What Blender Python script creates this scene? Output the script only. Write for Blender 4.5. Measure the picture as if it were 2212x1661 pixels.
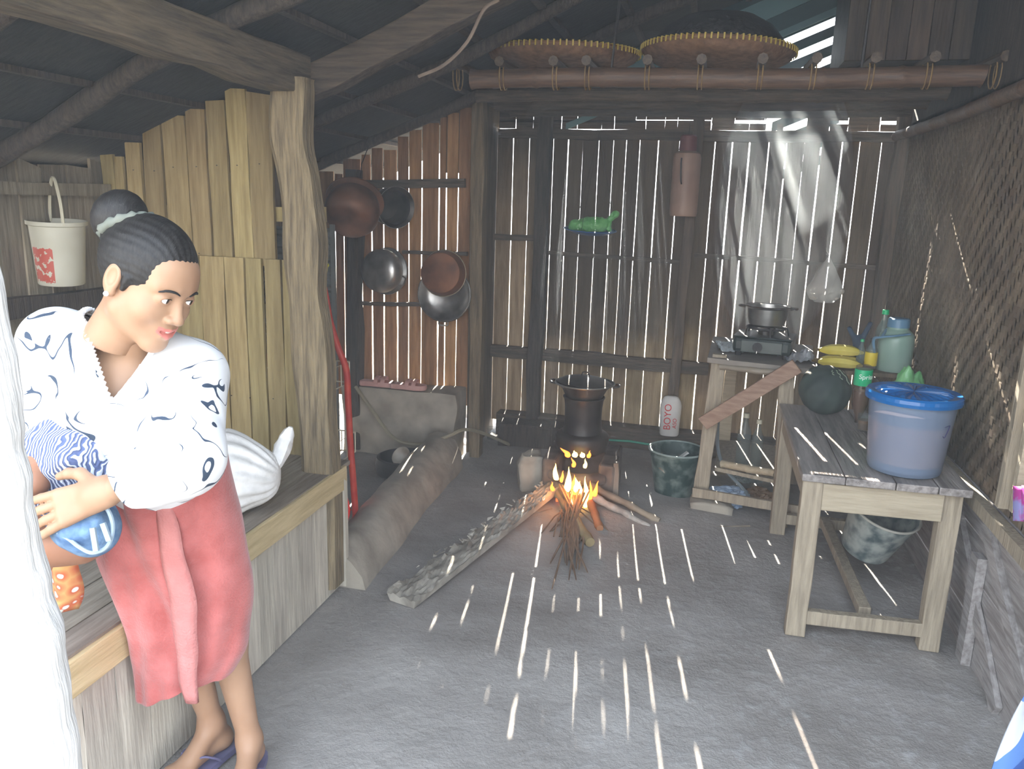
import bpy, bmesh, math, random
import numpy as np
from mathutils import Vector, Matrix, noise, Euler

for _o in list(bpy.data.objects): bpy.data.objects.remove(_o)
SC = bpy.context.scene
COL = SC.collection
RND = random.Random(7)
PI = math.pi

# ------------------------------------------------------------------ camera
FPX, CX, CY, CAMH = 1725.0, 1106.0, 830.5, 1.6
_p, _r, _y = math.radians(13), math.radians(1.7), math.radians(13.5)
_fwd = Vector((-math.sin(_y)*math.cos(_p), math.cos(_y)*math.cos(_p), -math.sin(_p)))
_rt = Vector((math.cos(_y), math.sin(_y), 0)); _up = _rt.cross(_fwd)
RT = _rt*math.cos(_r) + _up*math.sin(_r)
UP = _up*math.cos(_r) - _rt*math.sin(_r)
FW = _fwd
def ray(u, v): return RT*((u-CX)/FPX) - UP*((v-CY)/FPX) + FW
def A(u, v, x=None, y=None, z=None, w=None):
    d = ray(u, v)
    if x is not None: t = x/d.x
    elif y is not None: t = y/d.y
    elif z is not None: t = (z-CAMH)/d.z
    else: t = w
    return Vector((0, 0, CAMH)) + d*t
cd = bpy.data.cameras.new('camera'); cam = bpy.data.objects.new('camera', cd); COL.objects.link(cam)
cd.sensor_fit = 'HORIZONTAL'; cd.sensor_width = 36; cd.lens = FPX/2212*36; cd.clip_start = 0.02
cam.matrix_world = Matrix(((RT.x, UP.x, -FW.x, 0), (RT.y, UP.y, -FW.y, 0), (RT.z, UP.z, -FW.z, CAMH), (0, 0, 0, 1)))
SC.camera = cam

# ------------------------------------------------------------------ world, sun, exposure
W = bpy.data.worlds.new('sky'); SC.world = W; W.use_nodes = True
nt = W.node_tree; nt.nodes.clear()
wo = nt.nodes.new('ShaderNodeOutputWorld'); bg = nt.nodes.new('ShaderNodeBackground')
tc = nt.nodes.new('ShaderNodeTexCoord'); sx = nt.nodes.new('ShaderNodeSeparateXYZ'); cr = nt.nodes.new('ShaderNodeValToRGB')
nt.links.new(tc.outputs['Generated'], sx.inputs[0]); nt.links.new(sx.outputs['Z'], cr.inputs[0])
cr.color_ramp.elements[0].color = (0.95, 0.97, 1, 1); cr.color_ramp.elements[1].color = (0.62, 0.78, 1, 1)
nt.links.new(cr.outputs[0], bg.inputs[0]); bg.inputs[1].default_value = 7.6
nt.links.new(bg.outputs[0], wo.inputs[0])
sun_d = bpy.data.lights.new('sun', 'SUN'); sun = bpy.data.objects.new('sun', sun_d); COL.objects.link(sun)
sun_d.energy = 75; sun_d.angle = math.radians(0.25); sun_d.color = (1, 0.93, 0.82)
_se, _sa = math.radians(31.5), math.radians(8.3)
SUN = Vector((-math.sin(_sa)*math.cos(_se), math.cos(_sa)*math.cos(_se), math.sin(_se)))
sun.rotation_euler = SUN.to_track_quat('Z', 'Y').to_euler()
pd = bpy.data.lights.new('doorway_daylight_portal', 'AREA'); po = bpy.data.objects.new('doorway_daylight_portal', pd); COL.objects.link(po)
pd.shape = 'RECTANGLE'; pd.size = 4.4; pd.size_y = 3.25; pd.cycles.is_portal = True
po.location = (-0.7, 0.47, 1.52); po.rotation_euler = (PI/2-math.atan2(1.0, 3.0), 0, 0)
SC.view_settings.view_transform = 'Standard'; SC.view_settings.look = 'None'
SC.view_settings.gamma = 1; SC.view_settings.use_curve_mapping = False
SC.view_settings.exposure = 0.0
cy = SC.cycles
cy.max_bounces = 6; cy.diffuse_bounces = 3; cy.glossy_bounces = 3; cy.transmission_bounces = 5; cy.volume_bounces = 0; cy.transparent_max_bounces = 8
cy.use_adaptive_sampling = True; cy.adaptive_threshold = 0.04
cy.sample_clamp_indirect = 6; cy.caustics_reflective = False; cy.caustics_refractive = False
cy.use_denoising = True

# ------------------------------------------------------------------ materials
MATS = {}
def nodes(m):
    m.use_nodes = True; n = m.node_tree; n.nodes.clear()
    o = n.nodes.new('ShaderNodeOutputMaterial'); b = n.nodes.new('ShaderNodeBsdfPrincipled')
    n.links.new(b.outputs[0], o.inputs[0]); return n, b, o
def mat(name, c, rough=0.7, c2=None, scale=8, stretch=(1, 1, 1), bump=0.0, detail=3, metal=0.0, island=0.0, trans=0.0, alpha=1.0, spec=0.4, bscale=None, ramp=(0.35, 0.65), sub=0.0, coat=0.0, sheen=0.0):
    if name in MATS: return MATS[name]
    m = bpy.data.materials.new(name); n, b, o = nodes(m); N = n.nodes; L = n.links
    b.inputs['Roughness'].default_value = rough; b.inputs['Metallic'].default_value = metal
    b.inputs['Specular IOR Level'].default_value = spec
    b.inputs['Transmission Weight'].default_value = trans; b.inputs['Alpha'].default_value = alpha
    if coat: b.inputs['Coat Weight'].default_value = coat
    if sheen: b.inputs['Sheen Weight'].default_value = sheen
    tcn = N.new('ShaderNodeTexCoord'); mp = N.new('ShaderNodeMapping'); L.new(tcn.outputs['Object'], mp.inputs[0]); mp.inputs['Scale'].default_value = stretch
    c = (*c, 1)
    if c2 is not None:
        nz = N.new('ShaderNodeTexNoise'); nz.inputs['Scale'].default_value = scale; nz.inputs['Detail'].default_value = detail if stretch == (1, 1, 1) else 7; nz.inputs['Roughness'].default_value = .5 if stretch == (1, 1, 1) else .62
        L.new(mp.outputs[0], nz.inputs['Vector'])
        rp = N.new('ShaderNodeValToRGB'); rp.color_ramp.elements[0].position = ramp[0]; rp.color_ramp.elements[1].position = ramp[1]
        rp.color_ramp.elements[0].color = c; rp.color_ramp.elements[1].color = (*c2, 1)
        L.new(nz.outputs[0], rp.inputs[0]); out = rp.outputs[0]
        if island:
            g = N.new('ShaderNodeNewGeometry'); hs = N.new('ShaderNodeHueSaturation')
            mr = N.new('ShaderNodeMapRange'); mr.inputs['To Min'].default_value = 1-island; mr.inputs['To Max'].default_value = 1+island
            L.new(g.outputs['Random Per Island'], mr.inputs['Value']); L.new(mr.outputs[0], hs.inputs['Value'])
            m2 = N.new('ShaderNodeMath'); m2.operation = 'MULTIPLY_ADD'; m2.inputs[1].default_value = 0.014; m2.inputs[2].default_value = 0.493
            fr = N.new('ShaderNodeMath'); fr.operation = 'FRACT'; mu = N.new('ShaderNodeMath'); mu.operation = 'MULTIPLY'; mu.inputs[1].default_value = 13.7
            L.new(g.outputs['Random Per Island'], mu.inputs[0]); L.new(mu.outputs[0], fr.inputs[0]); L.new(fr.outputs[0], m2.inputs[0]); L.new(m2.outputs[0], hs.inputs['Hue'])
            L.new(out, hs.inputs['Color']); out = hs.outputs[0]
        L.new(out, b.inputs['Base Color'])
    else: b.inputs['Base Color'].default_value = c
    if bump:
        bn = N.new('ShaderNodeTexNoise'); bn.inputs['Scale'].default_value = bscale or scale*2; bn.inputs['Detail'].default_value = 4
        L.new(mp.outputs[0], bn.inputs['Vector']); bp = N.new('ShaderNodeBump'); bp.inputs['Strength'].default_value = bump; bp.inputs['Distance'].default_value = 0.01
        L.new(bn.outputs[0], bp.inputs['Height']); L.new(bp.outputs[0], b.inputs['Normal'])
    MATS[name] = m; return m
def emis(name, c, s):
    m = bpy.data.materials.new(name); n, b, o = nodes(m); b.inputs['Base Color'].default_value = (0, 0, 0, 1)
    b.inputs['Emission Color'].default_value = (*c, 1); b.inputs['Emission Strength'].default_value = s; MATS[name] = m; return m
ZS = (14, 14, 1.2)      # grain along z
XS = (1.2, 14, 14); YS = (14, 1.2, 14)
plank_y = mat('pale_plank_wood', (0.24, 0.175, 0.075), 0.75, (0.37, 0.285, 0.135), 3, ZS, 0.3, island=0.22)
plank_b = mat('brown_plank_wood', (0.19, 0.125, 0.065), 0.8, (0.38, 0.26, 0.14), 3, ZS, 0.35, island=0.3)
plank_d = mat('smoked_plank_wood', (0.075, 0.06, 0.045), 0.85, (0.17, 0.125, 0.085), 3, ZS, 0.35, island=0.25)
plank_w = mat('weathered_grey_planks', (0.40, 0.36, 0.30), 0.85, (0.60, 0.55, 0.46), 3, ZS, 0.35, island=0.15)
beam_m = mat('weathered_beam_wood', (0.055, 0.045, 0.032), 0.85, (0.16, 0.125, 0.08), 4, YS, 0.6)
post_m = mat('hewn_post_wood', (0.12, 0.093, 0.058), 0.85, (0.30, 0.235, 0.14), 4, ZS, 0.6)
dark_z = mat('sooty_wood', (0.035, 0.03, 0.026), 0.85, (0.09, 0.07, 0.055), 5, ZS, 0.5)
dark_x = mat('sooty_rail_wood', (0.06, 0.05, 0.04), 0.85, (0.15, 0.115, 0.085), 5, XS, 0.5)
bam_m = mat('sooty_bamboo', (0.065, 0.038, 0.024), 0.5, (0.15, 0.088, 0.052), 5, XS, 0.2)
bam_y = mat('sooty_bamboo_sticks', (0.05, 0.036, 0.026), 0.55, (0.11, 0.078, 0.05), 5, YS, 0.2)
pale_bam = mat('pale_bamboo', (0.36, 0.29, 0.19), 0.5, (0.5, 0.42, 0.29), 6, XS, 0.2)
tbl_m = mat('table_wood', (0.24, 0.20, 0.145), 0.7, (0.40, 0.34, 0.25), 4, ZS, 0.4)
tblx_m = mat('table_rail_wood', (0.34, 0.285, 0.20), 0.7, (0.47, 0.41, 0.30), 4, XS, 0.3)
top_m = mat('worn_table_top', (0.15, 0.135, 0.125), 0.36, (0.36, 0.33, 0.31), 3, YS, 0.4, spec=0.5)
bench_top_m = mat('dusty_bench_boards', (0.17, 0.14, 0.11), 0.7, (0.30, 0.26, 0.21), 4, YS, 0.3, island=0.1)
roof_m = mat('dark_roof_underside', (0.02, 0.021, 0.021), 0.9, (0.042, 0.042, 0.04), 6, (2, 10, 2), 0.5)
tarp_m = mat('teal_tarpaulin', (0.008, 0.05, 0.06), 0.6, (0.02, 0.085, 0.10), 3, (1, 1, 1), 0.3)
tarp2_m = mat('light_teal_tarpaulin', (0.10, 0.22, 0.24), 0.6, (0.14, 0.28, 0.30), 3, (1, 1, 1), 0.3)
conc_m = mat('rough_concrete', (0.27, 0.24, 0.195), 0.9, (0.42, 0.38, 0.31), 7, (1, 1, 1), 0.6)
stone_m = mat('pale_stone', (0.30, 0.27, 0.22), 0.9, (0.42, 0.38, 0.31), 9, (1, 1, 1), 0.6)
soot_m = mat('black_soot', (0.012, 0.012, 0.013), 0.5, (0.04, 0.036, 0.035), 14, (1, 1, 1), 0.3)
sootstone_m = mat('sooty_clay', (0.05, 0.04, 0.035), 0.9, (0.14, 0.115, 0.095), 9, (1, 1, 1), 0.5)
metal_m = mat('scratched_aluminium', (0.30, 0.29, 0.27), 0.35, (0.55, 0.53, 0.50), 9, (1, 1, 1), 0.2, metal=0.85)
dmetal_m = mat('smoked_aluminium', (0.035, 0.033, 0.032), 0.4, (0.12, 0.105, 0.09), 7, (1, 1, 1), 0.2, metal=0.6)
rust_m = mat('rusty_brown_pan', (0.12, 0.05, 0.025), 0.6, (0.26, 0.11, 0.05), 8, (1, 1, 1), 0.3, metal=0.3)
copper_m = mat('fire_browned_pot', (0.10, 0.045, 0.022), 0.5, (0.25, 0.11, 0.055), 6, (1, 1, 1), 0.3, metal=0.3)
steel_m = mat('polished_steel', (0.5, 0.5, 0.5), 0.22, None, metal=1.0)
red_m = mat('red_painted_pipe', (0.42, 0.03, 0.02), 0.45, (0.55, 0.06, 0.03), 20)
cream_wire = mat('cream_wire', (0.62, 0.58, 0.44), 0.45)
glass_m = mat('clear_glass', (0.16, 0.19, 0.18), 0.05, None, alpha=0.2)
plastic_clear = mat('clear_plastic', (0.20, 0.26, 0.25), 0.1, None, alpha=0.22)
ash_m = mat('grey_ash', (0.26, 0.24, 0.215), 0.95, (0.42, 0.40, 0.36), 20, (1, 1, 1), 0.6)

# ------------------------------------------------------------------ helpers
def tagit(o, label=None, cat=None, group=None, kind=None):
    if label: o['label'] = label
    if cat: o['category'] = cat
    if group: o['group'] = group
    if kind: o['kind'] = kind
    return o
def thing(name, label, cat, loc=(0, 0, 0), rot=(0, 0, 0), group=None, kind=None):
    o = bpy.data.objects.new(name, None); COL.objects.link(o); o.empty_display_size = 0.1
    o.location = loc; o.rotation_euler = rot
    return tagit(o, label, cat, group, kind)
def mobj(name, verts, faces, m, parent=None, smooth=False, off=None, mi=None):
    me = bpy.data.meshes.new(name); v = [tuple(p) for p in verts]
    me.from_pydata(v, [], faces)
    ms = m if isinstance(m, (list, tuple)) else [m]
    for q in ms: me.materials.append(q)
    if mi is not None: me.polygons.foreach_set('material_index', mi)
    if smooth: me.polygons.foreach_set('use_smooth', [True]*len(me.polygons))
    me.update()
    o = bpy.data.objects.new(name, me); COL.objects.link(o)
    if parent: o.parent = parent
    if off is not None:      # mesh was made in world space: bring it under its parent
        M = (parent.matrix_basis if parent.parent is None else parent.parent.matrix_basis @ parent.matrix_basis).inverted()
        me.transform(M)
    return o
def frame_for(d):
    d = d.normalized(); a = Vector((0, 0, 1)) if abs(d.z) < 0.9 else Vector((1, 0, 0))
    s = d.cross(a).normalized(); return s, s.cross(d).normalized()
class MB:
    def __init__(s): s.v = []; s.f = []; s.mi = []; s.m = 0
    def add(s, vs, fs):
        n = len(s.v); s.v += [Vector(p) for p in vs]; s.f += [tuple(i+n for i in f) for f in fs]; s.mi += [s.m]*len(fs)
    def hexa(s, p):   # 8 corners: bottom 4 ccw, top 4 ccw
        s.add(p, [(3, 2, 1, 0), (4, 5, 6, 7), (0, 1, 5, 4), (1, 2, 6, 5), (2, 3, 7, 6), (3, 0, 4, 7)])
    def box(s, lo, hi):
        x0, y0, z0 = lo; x1, y1, z1 = hi
        s.hexa([(x0, y0, z0), (x1, y0, z0), (x1, y1, z0), (x0, y1, z0), (x0, y0, z1), (x1, y0, z1), (x1, y1, z1), (x0, y1, z1)])
    def bar(s, a, b, wd, ht, side=None, seg=1, jit=0.0, rnd=RND):   # rectangular bar from a to b; wd along `side`
        a, b = Vector(a), Vector(b); d = (b-a).normalized()
        sd = Vector(side) if side is not None else frame_for(d)[0]
        sd = (sd - d*sd.dot(d)).normalized(); up = sd.cross(d)
        vs = []
        for i in range(seg+1):
            t = i/seg; c = a.lerp(b, t)
            j = [rnd.uniform(-jit, jit) for _ in range(4)]
            w = wd/2; h = ht/2
            vs += [c-sd*(w+j[0])-up*(h+j[1]), c+sd*(w+j[2])-up*(h+j[1]), c+sd*(w+j[2])+up*(h+j[3]), c-sd*(w+j[0])+up*(h+j[3])]
        fs = [(0, 1, 2, 3)]
        for i in range(seg):
            q = i*4
            for k in range(4): fs.append((q+k, q+4+k, q+4+(k+1) % 4, q+(k+1) % 4))
        q = seg*4; fs.append((q+3, q+2, q+1, q))
        s.add(vs, fs)
    def tube(s, pts, r, n=8, closed=False, cap=True):
        pts = [Vector(p) for p in pts]; m = len(pts)
        rs = r if isinstance(r, (list, tuple)) else [r]*m
        vs = []; prev = None
        for i, p in enumerate(pts):
            if closed: d = pts[(i+1) % m]-pts[i-1]
            else: d = pts[min(i+1, m-1)]-pts[max(i-1, 0)]
            if d.length < 1e-9: d = Vector((0, 0, 1))
            d.normalize()
            if prev is None: sd, up = frame_for(d)
            else:
                sd = (prev - d*prev.dot(d)).normalized(); up = sd.cross(d)
            prev = sd
            for k in range(n):
                a = 2*PI*k/n; vs.append(p+sd*math.cos(a)*rs[i]+up*math.sin(a)*rs[i])
        fs = []
        for i in range(m if closed else m-1):
            j = (i+1) % m
            for k in range(n): fs.append((i*n+k, i*n+(k+1) % n, j*n+(k+1) % n, j*n+k))
        if cap and not closed:
            fs.append(tuple(range(n-1, -1, -1))); fs.append(tuple((m-1)*n+k for k in range(n)))
        s.add(vs, fs)
    def lathe(s, prof, n=32, c=(0, 0, 0), sx=1, sy=1):
        c = Vector(c); vs = []; fs = []
        for r, z in prof:
            for k in range(n):
                a = 2*PI*k/n; vs.append(c+Vector((r*math.cos(a)*sx, r*math.sin(a)*sy, z)))
        for i in range(len(prof)-1):
            for k in range(n): fs.append((i*n+k, i*n+(k+1) % n, (i+1)*n+(k+1) % n, (i+1)*n+k))
        if prof[0][0] > 1e-4: fs.append(tuple(range(n-1, -1, -1)))
        if prof[-1][0] > 1e-4: fs.append(tuple((len(prof)-1)*n+k for k in range(n)))
        s.add(vs, fs)
    def plank(s, b0, b1, t0, t1, th, seg=5, jit=0.003, rnd=RND):  # b0-b1 bottom edge, t0-t1 top edge, th thickness vector
        b0, b1, t0, t1, th = map(Vector, (b0, b1, t0, t1, th)); vs = []
        for i in range(seg+1):
            t = i/seg; a = b0.lerp(t0, t); b = b1.lerp(t1, t); e = (b-a).normalized()
            a = a+e*rnd.uniform(-jit, jit); b = b+e*rnd.uniform(-jit, jit)
            vs += [a, b, b+th, a+th]
        fs = [(0, 1, 2, 3)]
        for i in range(seg):
            q = i*4
            for k in range(4): fs.append((q+k, q+4+k, q+4+(k+1) % 4, q+(k+1) % 4))
        q = seg*4; fs.append((q+3, q+2, q+1, q)); s.add(vs, fs)
    def build(s, name, m, parent=None, smooth=False, world=False, bevel=0.0):
        o = mobj(name, s.v, s.f, m, parent, smooth, True if world and parent else None, s.mi)
        bm = bmesh.new(); bm.from_mesh(o.data); bmesh.ops.recalc_face_normals(bm, faces=bm.faces); bm.to_mesh(o.data); bm.free()
        if smooth: o.data.set_sharp_from_angle(angle=math.radians(40))
        if bevel:
            md = o.modifiers.new('bevel', 'BEVEL'); md.width = bevel; md.segments = 2; md.limit_method = 'ANGLE'; md.angle_limit = math.radians(40)
        return o
def simple(name, mb, m, label, cat, smooth=False, group=None, kind=None, bevel=0):   # single-mesh thing; mesh given in world space
    o = mb.build(name, m, None, smooth, bevel=bevel)
    lo = Vector((min(v.co.x for v in o.data.vertices), min(v.co.y for v in o.data.vertices), min(v.co.z for v in o.data.vertices)))
    hi = Vector((max(v.co.x for v in o.data.vertices), max(v.co.y for v in o.data.vertices), max(v.co.z for v in o.data.vertices)))
    c = Vector(((lo.x+hi.x)/2, (lo.y+hi.y)/2, lo.z)); o.data.transform(Matrix.Translation(-c)); o.location = c
    return tagit(o, label, cat, group, kind)
def struct(name, mb, m, parent=None, smooth=False):
    o = mb.build(name, m, parent, smooth)
    if not parent: o['kind'] = 'structure'
    return o
def bez(pts, n=8):   # catmull-rom
    P = [Vector(p) for p in pts]; P = [P[0]*2-P[1]]+P+[P[-1]*2-P[-2]]; out = []
    for i in range(1, len(P)-2):
        for k in range(n):
            t = k/n; a, b, c, d = P[i-1], P[i], P[i+1], P[i+2]
            out.append(0.5*((2*b)+(c-a)*t+(2*a-5*b+4*c-d)*t*t+(3*b-a-3*c+d)*t**3))
    out.append(P[-2]); return out
def bamboo(mb, a, b, r, n=10, node=0.28):
    a, b = Vector(a), Vector(b); L = (b-a).length; pts = []; rs = []; k = max(2, int(L/node))
    for i in range(k):
        for t, q in ((0.0, 1.12), (0.06, 1.0), (0.94, 1.0)):
            tt = (i+t)/k; pts.append(a.lerp(b, tt)+Vector((0, 0, 0.006*math.sin(tt*7)))); rs.append(r*q)
    pts.append(b); rs.append(r*1.1); mb.tube(pts, rs, n)

# ---- signed-distance sculpting: smooth unions of capsules and ellipsoids, meshed with surface nets
class Field:
    def __init__(s, lo, hi, h):
        s.lo = np.array(lo, np.float32); s.h = h
        s.n = np.ceil((np.array(hi)-np.array(lo))/h).astype(int)+1
        s.F = np.full(tuple(s.n), 0.5, np.float32)
        s.ax = [s.lo[i]+h*np.arange(s.n[i], dtype=np.float32) for i in range(3)]
    def _sl(s, lo, hi):
        a = np.clip(np.floor((np.array(lo)-s.lo)/s.h).astype(int), 0, s.n-1); b = np.clip(np.ceil((np.array(hi)-s.lo)/s.h).astype(int)+1, 1, s.n)
        sl = tuple(slice(a[i], b[i]) for i in range(3))
        X = s.ax[0][sl[0]][:, None, None]; Y = s.ax[1][sl[1]][None, :, None]; Z = s.ax[2][sl[2]][None, None, :]
        return sl, X, Y, Z
    def _mix(s, sl, d, k, op):
        F = s.F[sl]
        if op == 'sub': d = -d; F2 = np.maximum(F, d); hh = np.maximum(k-np.abs(F-d), 0)/k; s.F[sl] = F2+hh*hh*k*0.25
        else: F2 = np.minimum(F, d); hh = np.maximum(k-np.abs(F-d), 0)/k; s.F[sl] = F2-hh*hh*k*0.25
    def cap(s, a, b, ra, rb, k=0.02, op='add'):
        a = np.array(a, np.float32); b = np.array(b, np.float32); m = max(ra, rb)+k+3*s.h
        sl, X, Y, Z = s._sl(np.minimum(a, b)-m, np.maximum(a, b)+m)
        d = b-a; L = float(d@d)+1e-12
        t = np.clip(((X-a[0])*d[0]+(Y-a[1])*d[1]+(Z-a[2])*d[2])/L, 0, 1)
        D = np.sqrt((X-a[0]-t*d[0])**2+(Y-a[1]-t*d[1])**2+(Z-a[2]-t*d[2])**2)-(ra+(rb-ra)*t)
        s._mix(sl, D, k, op)
    def chain(s, pts, rs, k=0.02, op='add'):
        for i in range(len(pts)-1): s.cap(pts[i], pts[i+1], rs[i], rs[i+1], k, op)
    def ell(s, c, r, k=0.02, op='add', R=None):
        c = np.array(c, np.float32); r = np.array(r, np.float32); m = float(r.max())+k+3*s.h
        sl, X, Y, Z = s._sl(c-m, c+m)
        dx, dy, dz = X-c[0], Y-c[1], Z-c[2]
        if R is not None:
            dx, dy, dz = (R[0][0]*dx+R[1][0]*dy+R[2][0]*dz), (R[0][1]*dx+R[1][1]*dy+R[2][1]*dz), (R[0][2]*dx+R[1][2]*dy+R[2][2]*dz)
        k0 = np.sqrt((dx/r[0])**2+(dy/r[1])**2+(dz/r[2])**2); k1 = np.sqrt((dx/r[0]**2)**2+(dy/r[1]**2)**2+(dz/r[2]**2)**2)+1e-9
        s._mix(sl, k0*(k0-1)/k1, k, op)
    def plane(s, p, n, k=0.004):      # keep the side opposite n
        sl, X, Y, Z = s._sl(s.lo, s.lo+s.h*s.n)
        D = (X-p[0])*n[0]+(Y-p[1])*n[1]+(Z-p[2])*n[2]
        s._mix(sl, -D, k, 'sub')
    def mesh(s):
        F = s.F; S = F < 0; n = s.n
        cnt = np.zeros(tuple(n-1), np.int8)
        for i in (0, 1):
            for j in (0, 1):
                for k in (0, 1): cnt += S[i:n[0]-1+i, j:n[1]-1+j, k:n[2]-1+k]
        act = (cnt > 0) & (cnt < 8); idx = np.argwhere(act); M = len(idx)
        vid = -np.ones(tuple(n-1), np.int64); vid[act] = np.arange(M)
        acc = np.zeros((M, 3)); c = np.zeros(M)
        cor = {(i, j, k): F[idx[:, 0]+i, idx[:, 1]+j, idx[:, 2]+k] for i in (0, 1) for j in (0, 1) for k in (0, 1)}
        for axis in range(3):
            for p in (0, 1):
                for q in (0, 1):
                    a = [0, 0, 0]; o = [x for x in range(3) if x != axis]; a[o[0]] = p; a[o[1]] = q; b = list(a); b[axis] = 1
                    fa = cor[tuple(a)]; fb = cor[tuple(b)]; m = (fa < 0) != (fb < 0); t = np.where(m, fa/(fa-fb+1e-20), 0)
                    P = np.zeros((M, 3)); P[:, o[0]] = p; P[:, o[1]] = q; P[:, axis] = t
                    acc += P*m[:, None]; c += m
        V = (idx+acc/np.maximum(c, 1)[:, None])*s.h+s.lo
        faces = []
        for axis in range(3):
            o = [x for x in range(3) if x != axis]
            sa = [slice(None)]*3; sb = [slice(None)]*3; sa[axis] = slice(0, n[axis]-1); sb[axis] = slice(1, n[axis])
            ch = S[tuple(sa)] != S[tuple(sb)]; E = np.argwhere(ch)
            E = E[(E[:, o[0]] > 0) & (E[:, o[1]] > 0) & (E[:, o[0]] < n[o[0]]-1) & (E[:, o[1]] < n[o[1]]-1)]
            ins = S[E[:, 0], E[:, 1], E[:, 2]]
            q = []
            for d0, d1 in ((-1, -1), (0, -1), (0, 0), (-1, 0)):
                e = E.copy(); e[:, o[0]] += d0; e[:, o[1]] += d1; q.append(vid[e[:, 0], e[:, 1], e[:, 2]])
            Q = np.stack(q, 1)
            if axis == 1: ins = ~ins
            Q[~ins] = Q[~ins][:, ::-1]; faces.append(Q)
        return V, np.concatenate(faces)
def nobj(name, V, Fc, m, parent=None, smooth=True, mi=None):
    me = bpy.data.meshes.new(name); me.from_pydata(V.tolist(), [], Fc.tolist())
    for q in (m if isinstance(m, (list, tuple)) else [m]): me.materials.append(q)
    if mi is not None: me.polygons.foreach_set('material_index', np.asarray(mi, np.int32))
    if smooth: me.polygons.foreach_set('use_smooth', [True]*len(me.polygons))
    me.update(); o = bpy.data.objects.new(name, me); COL.objects.link(o)
    if parent: o.parent = parent
    return o
def toloc(V, root): return (V - np.array(root.location)[None, :])
def nz3(V, sc, amp, seed=0):
    return np.array([noise.noise(Vector((p[0]*sc+seed, p[1]*sc, p[2]*sc)))*amp for p in V])
#@@STRUCTURE
# ------------------------------------------------------------------ floor
def floor_h(x, y):
    h = 0.012*noise.noise(Vector((x*1.3, y*1.3, 0)))+0.006*noise.noise(Vector((x*5, y*5, 3)))
    d = math.hypot((x+0.45)/0.75, (y-3.95)/0.5); h += 0.05*math.exp(-d*d*1.2)
    if x > 0.3: h += 0.0
    return h
nx, ny = 150, 190; vs = []; fs = []
for j in range(ny+1):
    for i in range(nx+1):
        x = -2.6+i*3.9/nx; y = -0.4+j*6.0/ny
        h = floor_h(x, y)
        if x < -1.45 and y > 2.9: h = min(h, -0.01)
        vs.append((x, y, h-0.01))
for j in range(ny):
    for i in range(nx):
        a = j*(nx+1)+i; fs.append((a, a+1, a+nx+2, a+nx+1))
fl_m = bpy.data.materials.new('packed_earth'); n, b, o = nodes(fl_m); N = n.nodes; L = n.links
tcn = N.new('ShaderNodeTexCoord'); n1 = N.new('ShaderNodeTexNoise'); n1.inputs['Scale'].default_value = 1.6; n1.inputs['Detail'].default_value = 6
n2 = N.new('ShaderNodeTexNoise'); n2.inputs['Scale'].default_value = 16; n2.inputs['Detail'].default_value = 6; n2.inputs['Roughness'].default_value = 0.7
r1 = N.new('ShaderNodeValToRGB'); r1.color_ramp.elements[0].position = 0.35; r1.color_ramp.elements[1].position = 0.7
r1.color_ramp.elements[0].color = (0.24, 0.22, 0.20, 1); r1.color_ramp.elements[1].color = (0.41, 0.39, 0.365, 1)
r2 = N.new('ShaderNodeValToRGB'); r2.color_ramp.elements[0].position = 0.52; r2.color_ramp.elements[1].position = 0.72
r2.color_ramp.elements[0].color = (0, 0, 0, 1); r2.color_ramp.elements[1].color = (1, 1, 1, 1)
# paler grey patches, stronger towards the right-hand side of the room
sp = N.new('ShaderNodeSeparateXYZ'); L.new(tcn.outputs['Object'], sp.inputs[0])
mr = N.new('ShaderNodeMapRange'); mr.inputs['From Min'].default_value = -0.6; mr.inputs['From Max'].default_value = 0.9; mr.inputs['To Min'].default_value = 0.12; mr.inputs['To Max'].default_value = 0.75
L.new(sp.outputs['X'], mr.inputs['Value'])
mm = N.new('ShaderNodeMath'); mm.operation = 'MULTIPLY'; L.new(r2.outputs[0], mm.inputs[0]); L.new(mr.outputs[0], mm.inputs[1])
mx = N.new('ShaderNodeMix'); mx.data_type = 'RGBA'; L.new(mm.outputs[0], mx.inputs['Factor']); L.new(r1.outputs[0], mx.inputs['A']); mx.inputs['B'].default_value = (0.50, 0.50, 0.50, 1)
for q in (n1, n2): L.new(tcn.outputs['Object'], q.inputs['Vector'])
L.new(n1.outputs[0], r1.inputs[0]); L.new(n2.outputs[0], r2.inputs[0]); L.new(mx.outputs['Result'], b.inputs['Base Color'])
b.inputs['Roughness'].default_value = 0.85
bp = N.new('ShaderNodeBump'); bp.inputs['Strength'].default_value = 0.6; bp.inputs['Distance'].default_value = 0.02; L.new(n2.outputs[0], bp.inputs['Height']); L.new(bp.outputs[0], b.inputs['Normal'])
fo = mobj('floor', vs, fs, fl_m, smooth=True); fo['kind'] = 'structure'
g = MB(); g.box((-14, -12, -0.3), (14, 18, -0.06))
struct('ground', g, mat('outdoor_earth', (0.15, 0.13, 0.09), 0.9, (0.24, 0.20, 0.15), 1.5))

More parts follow.
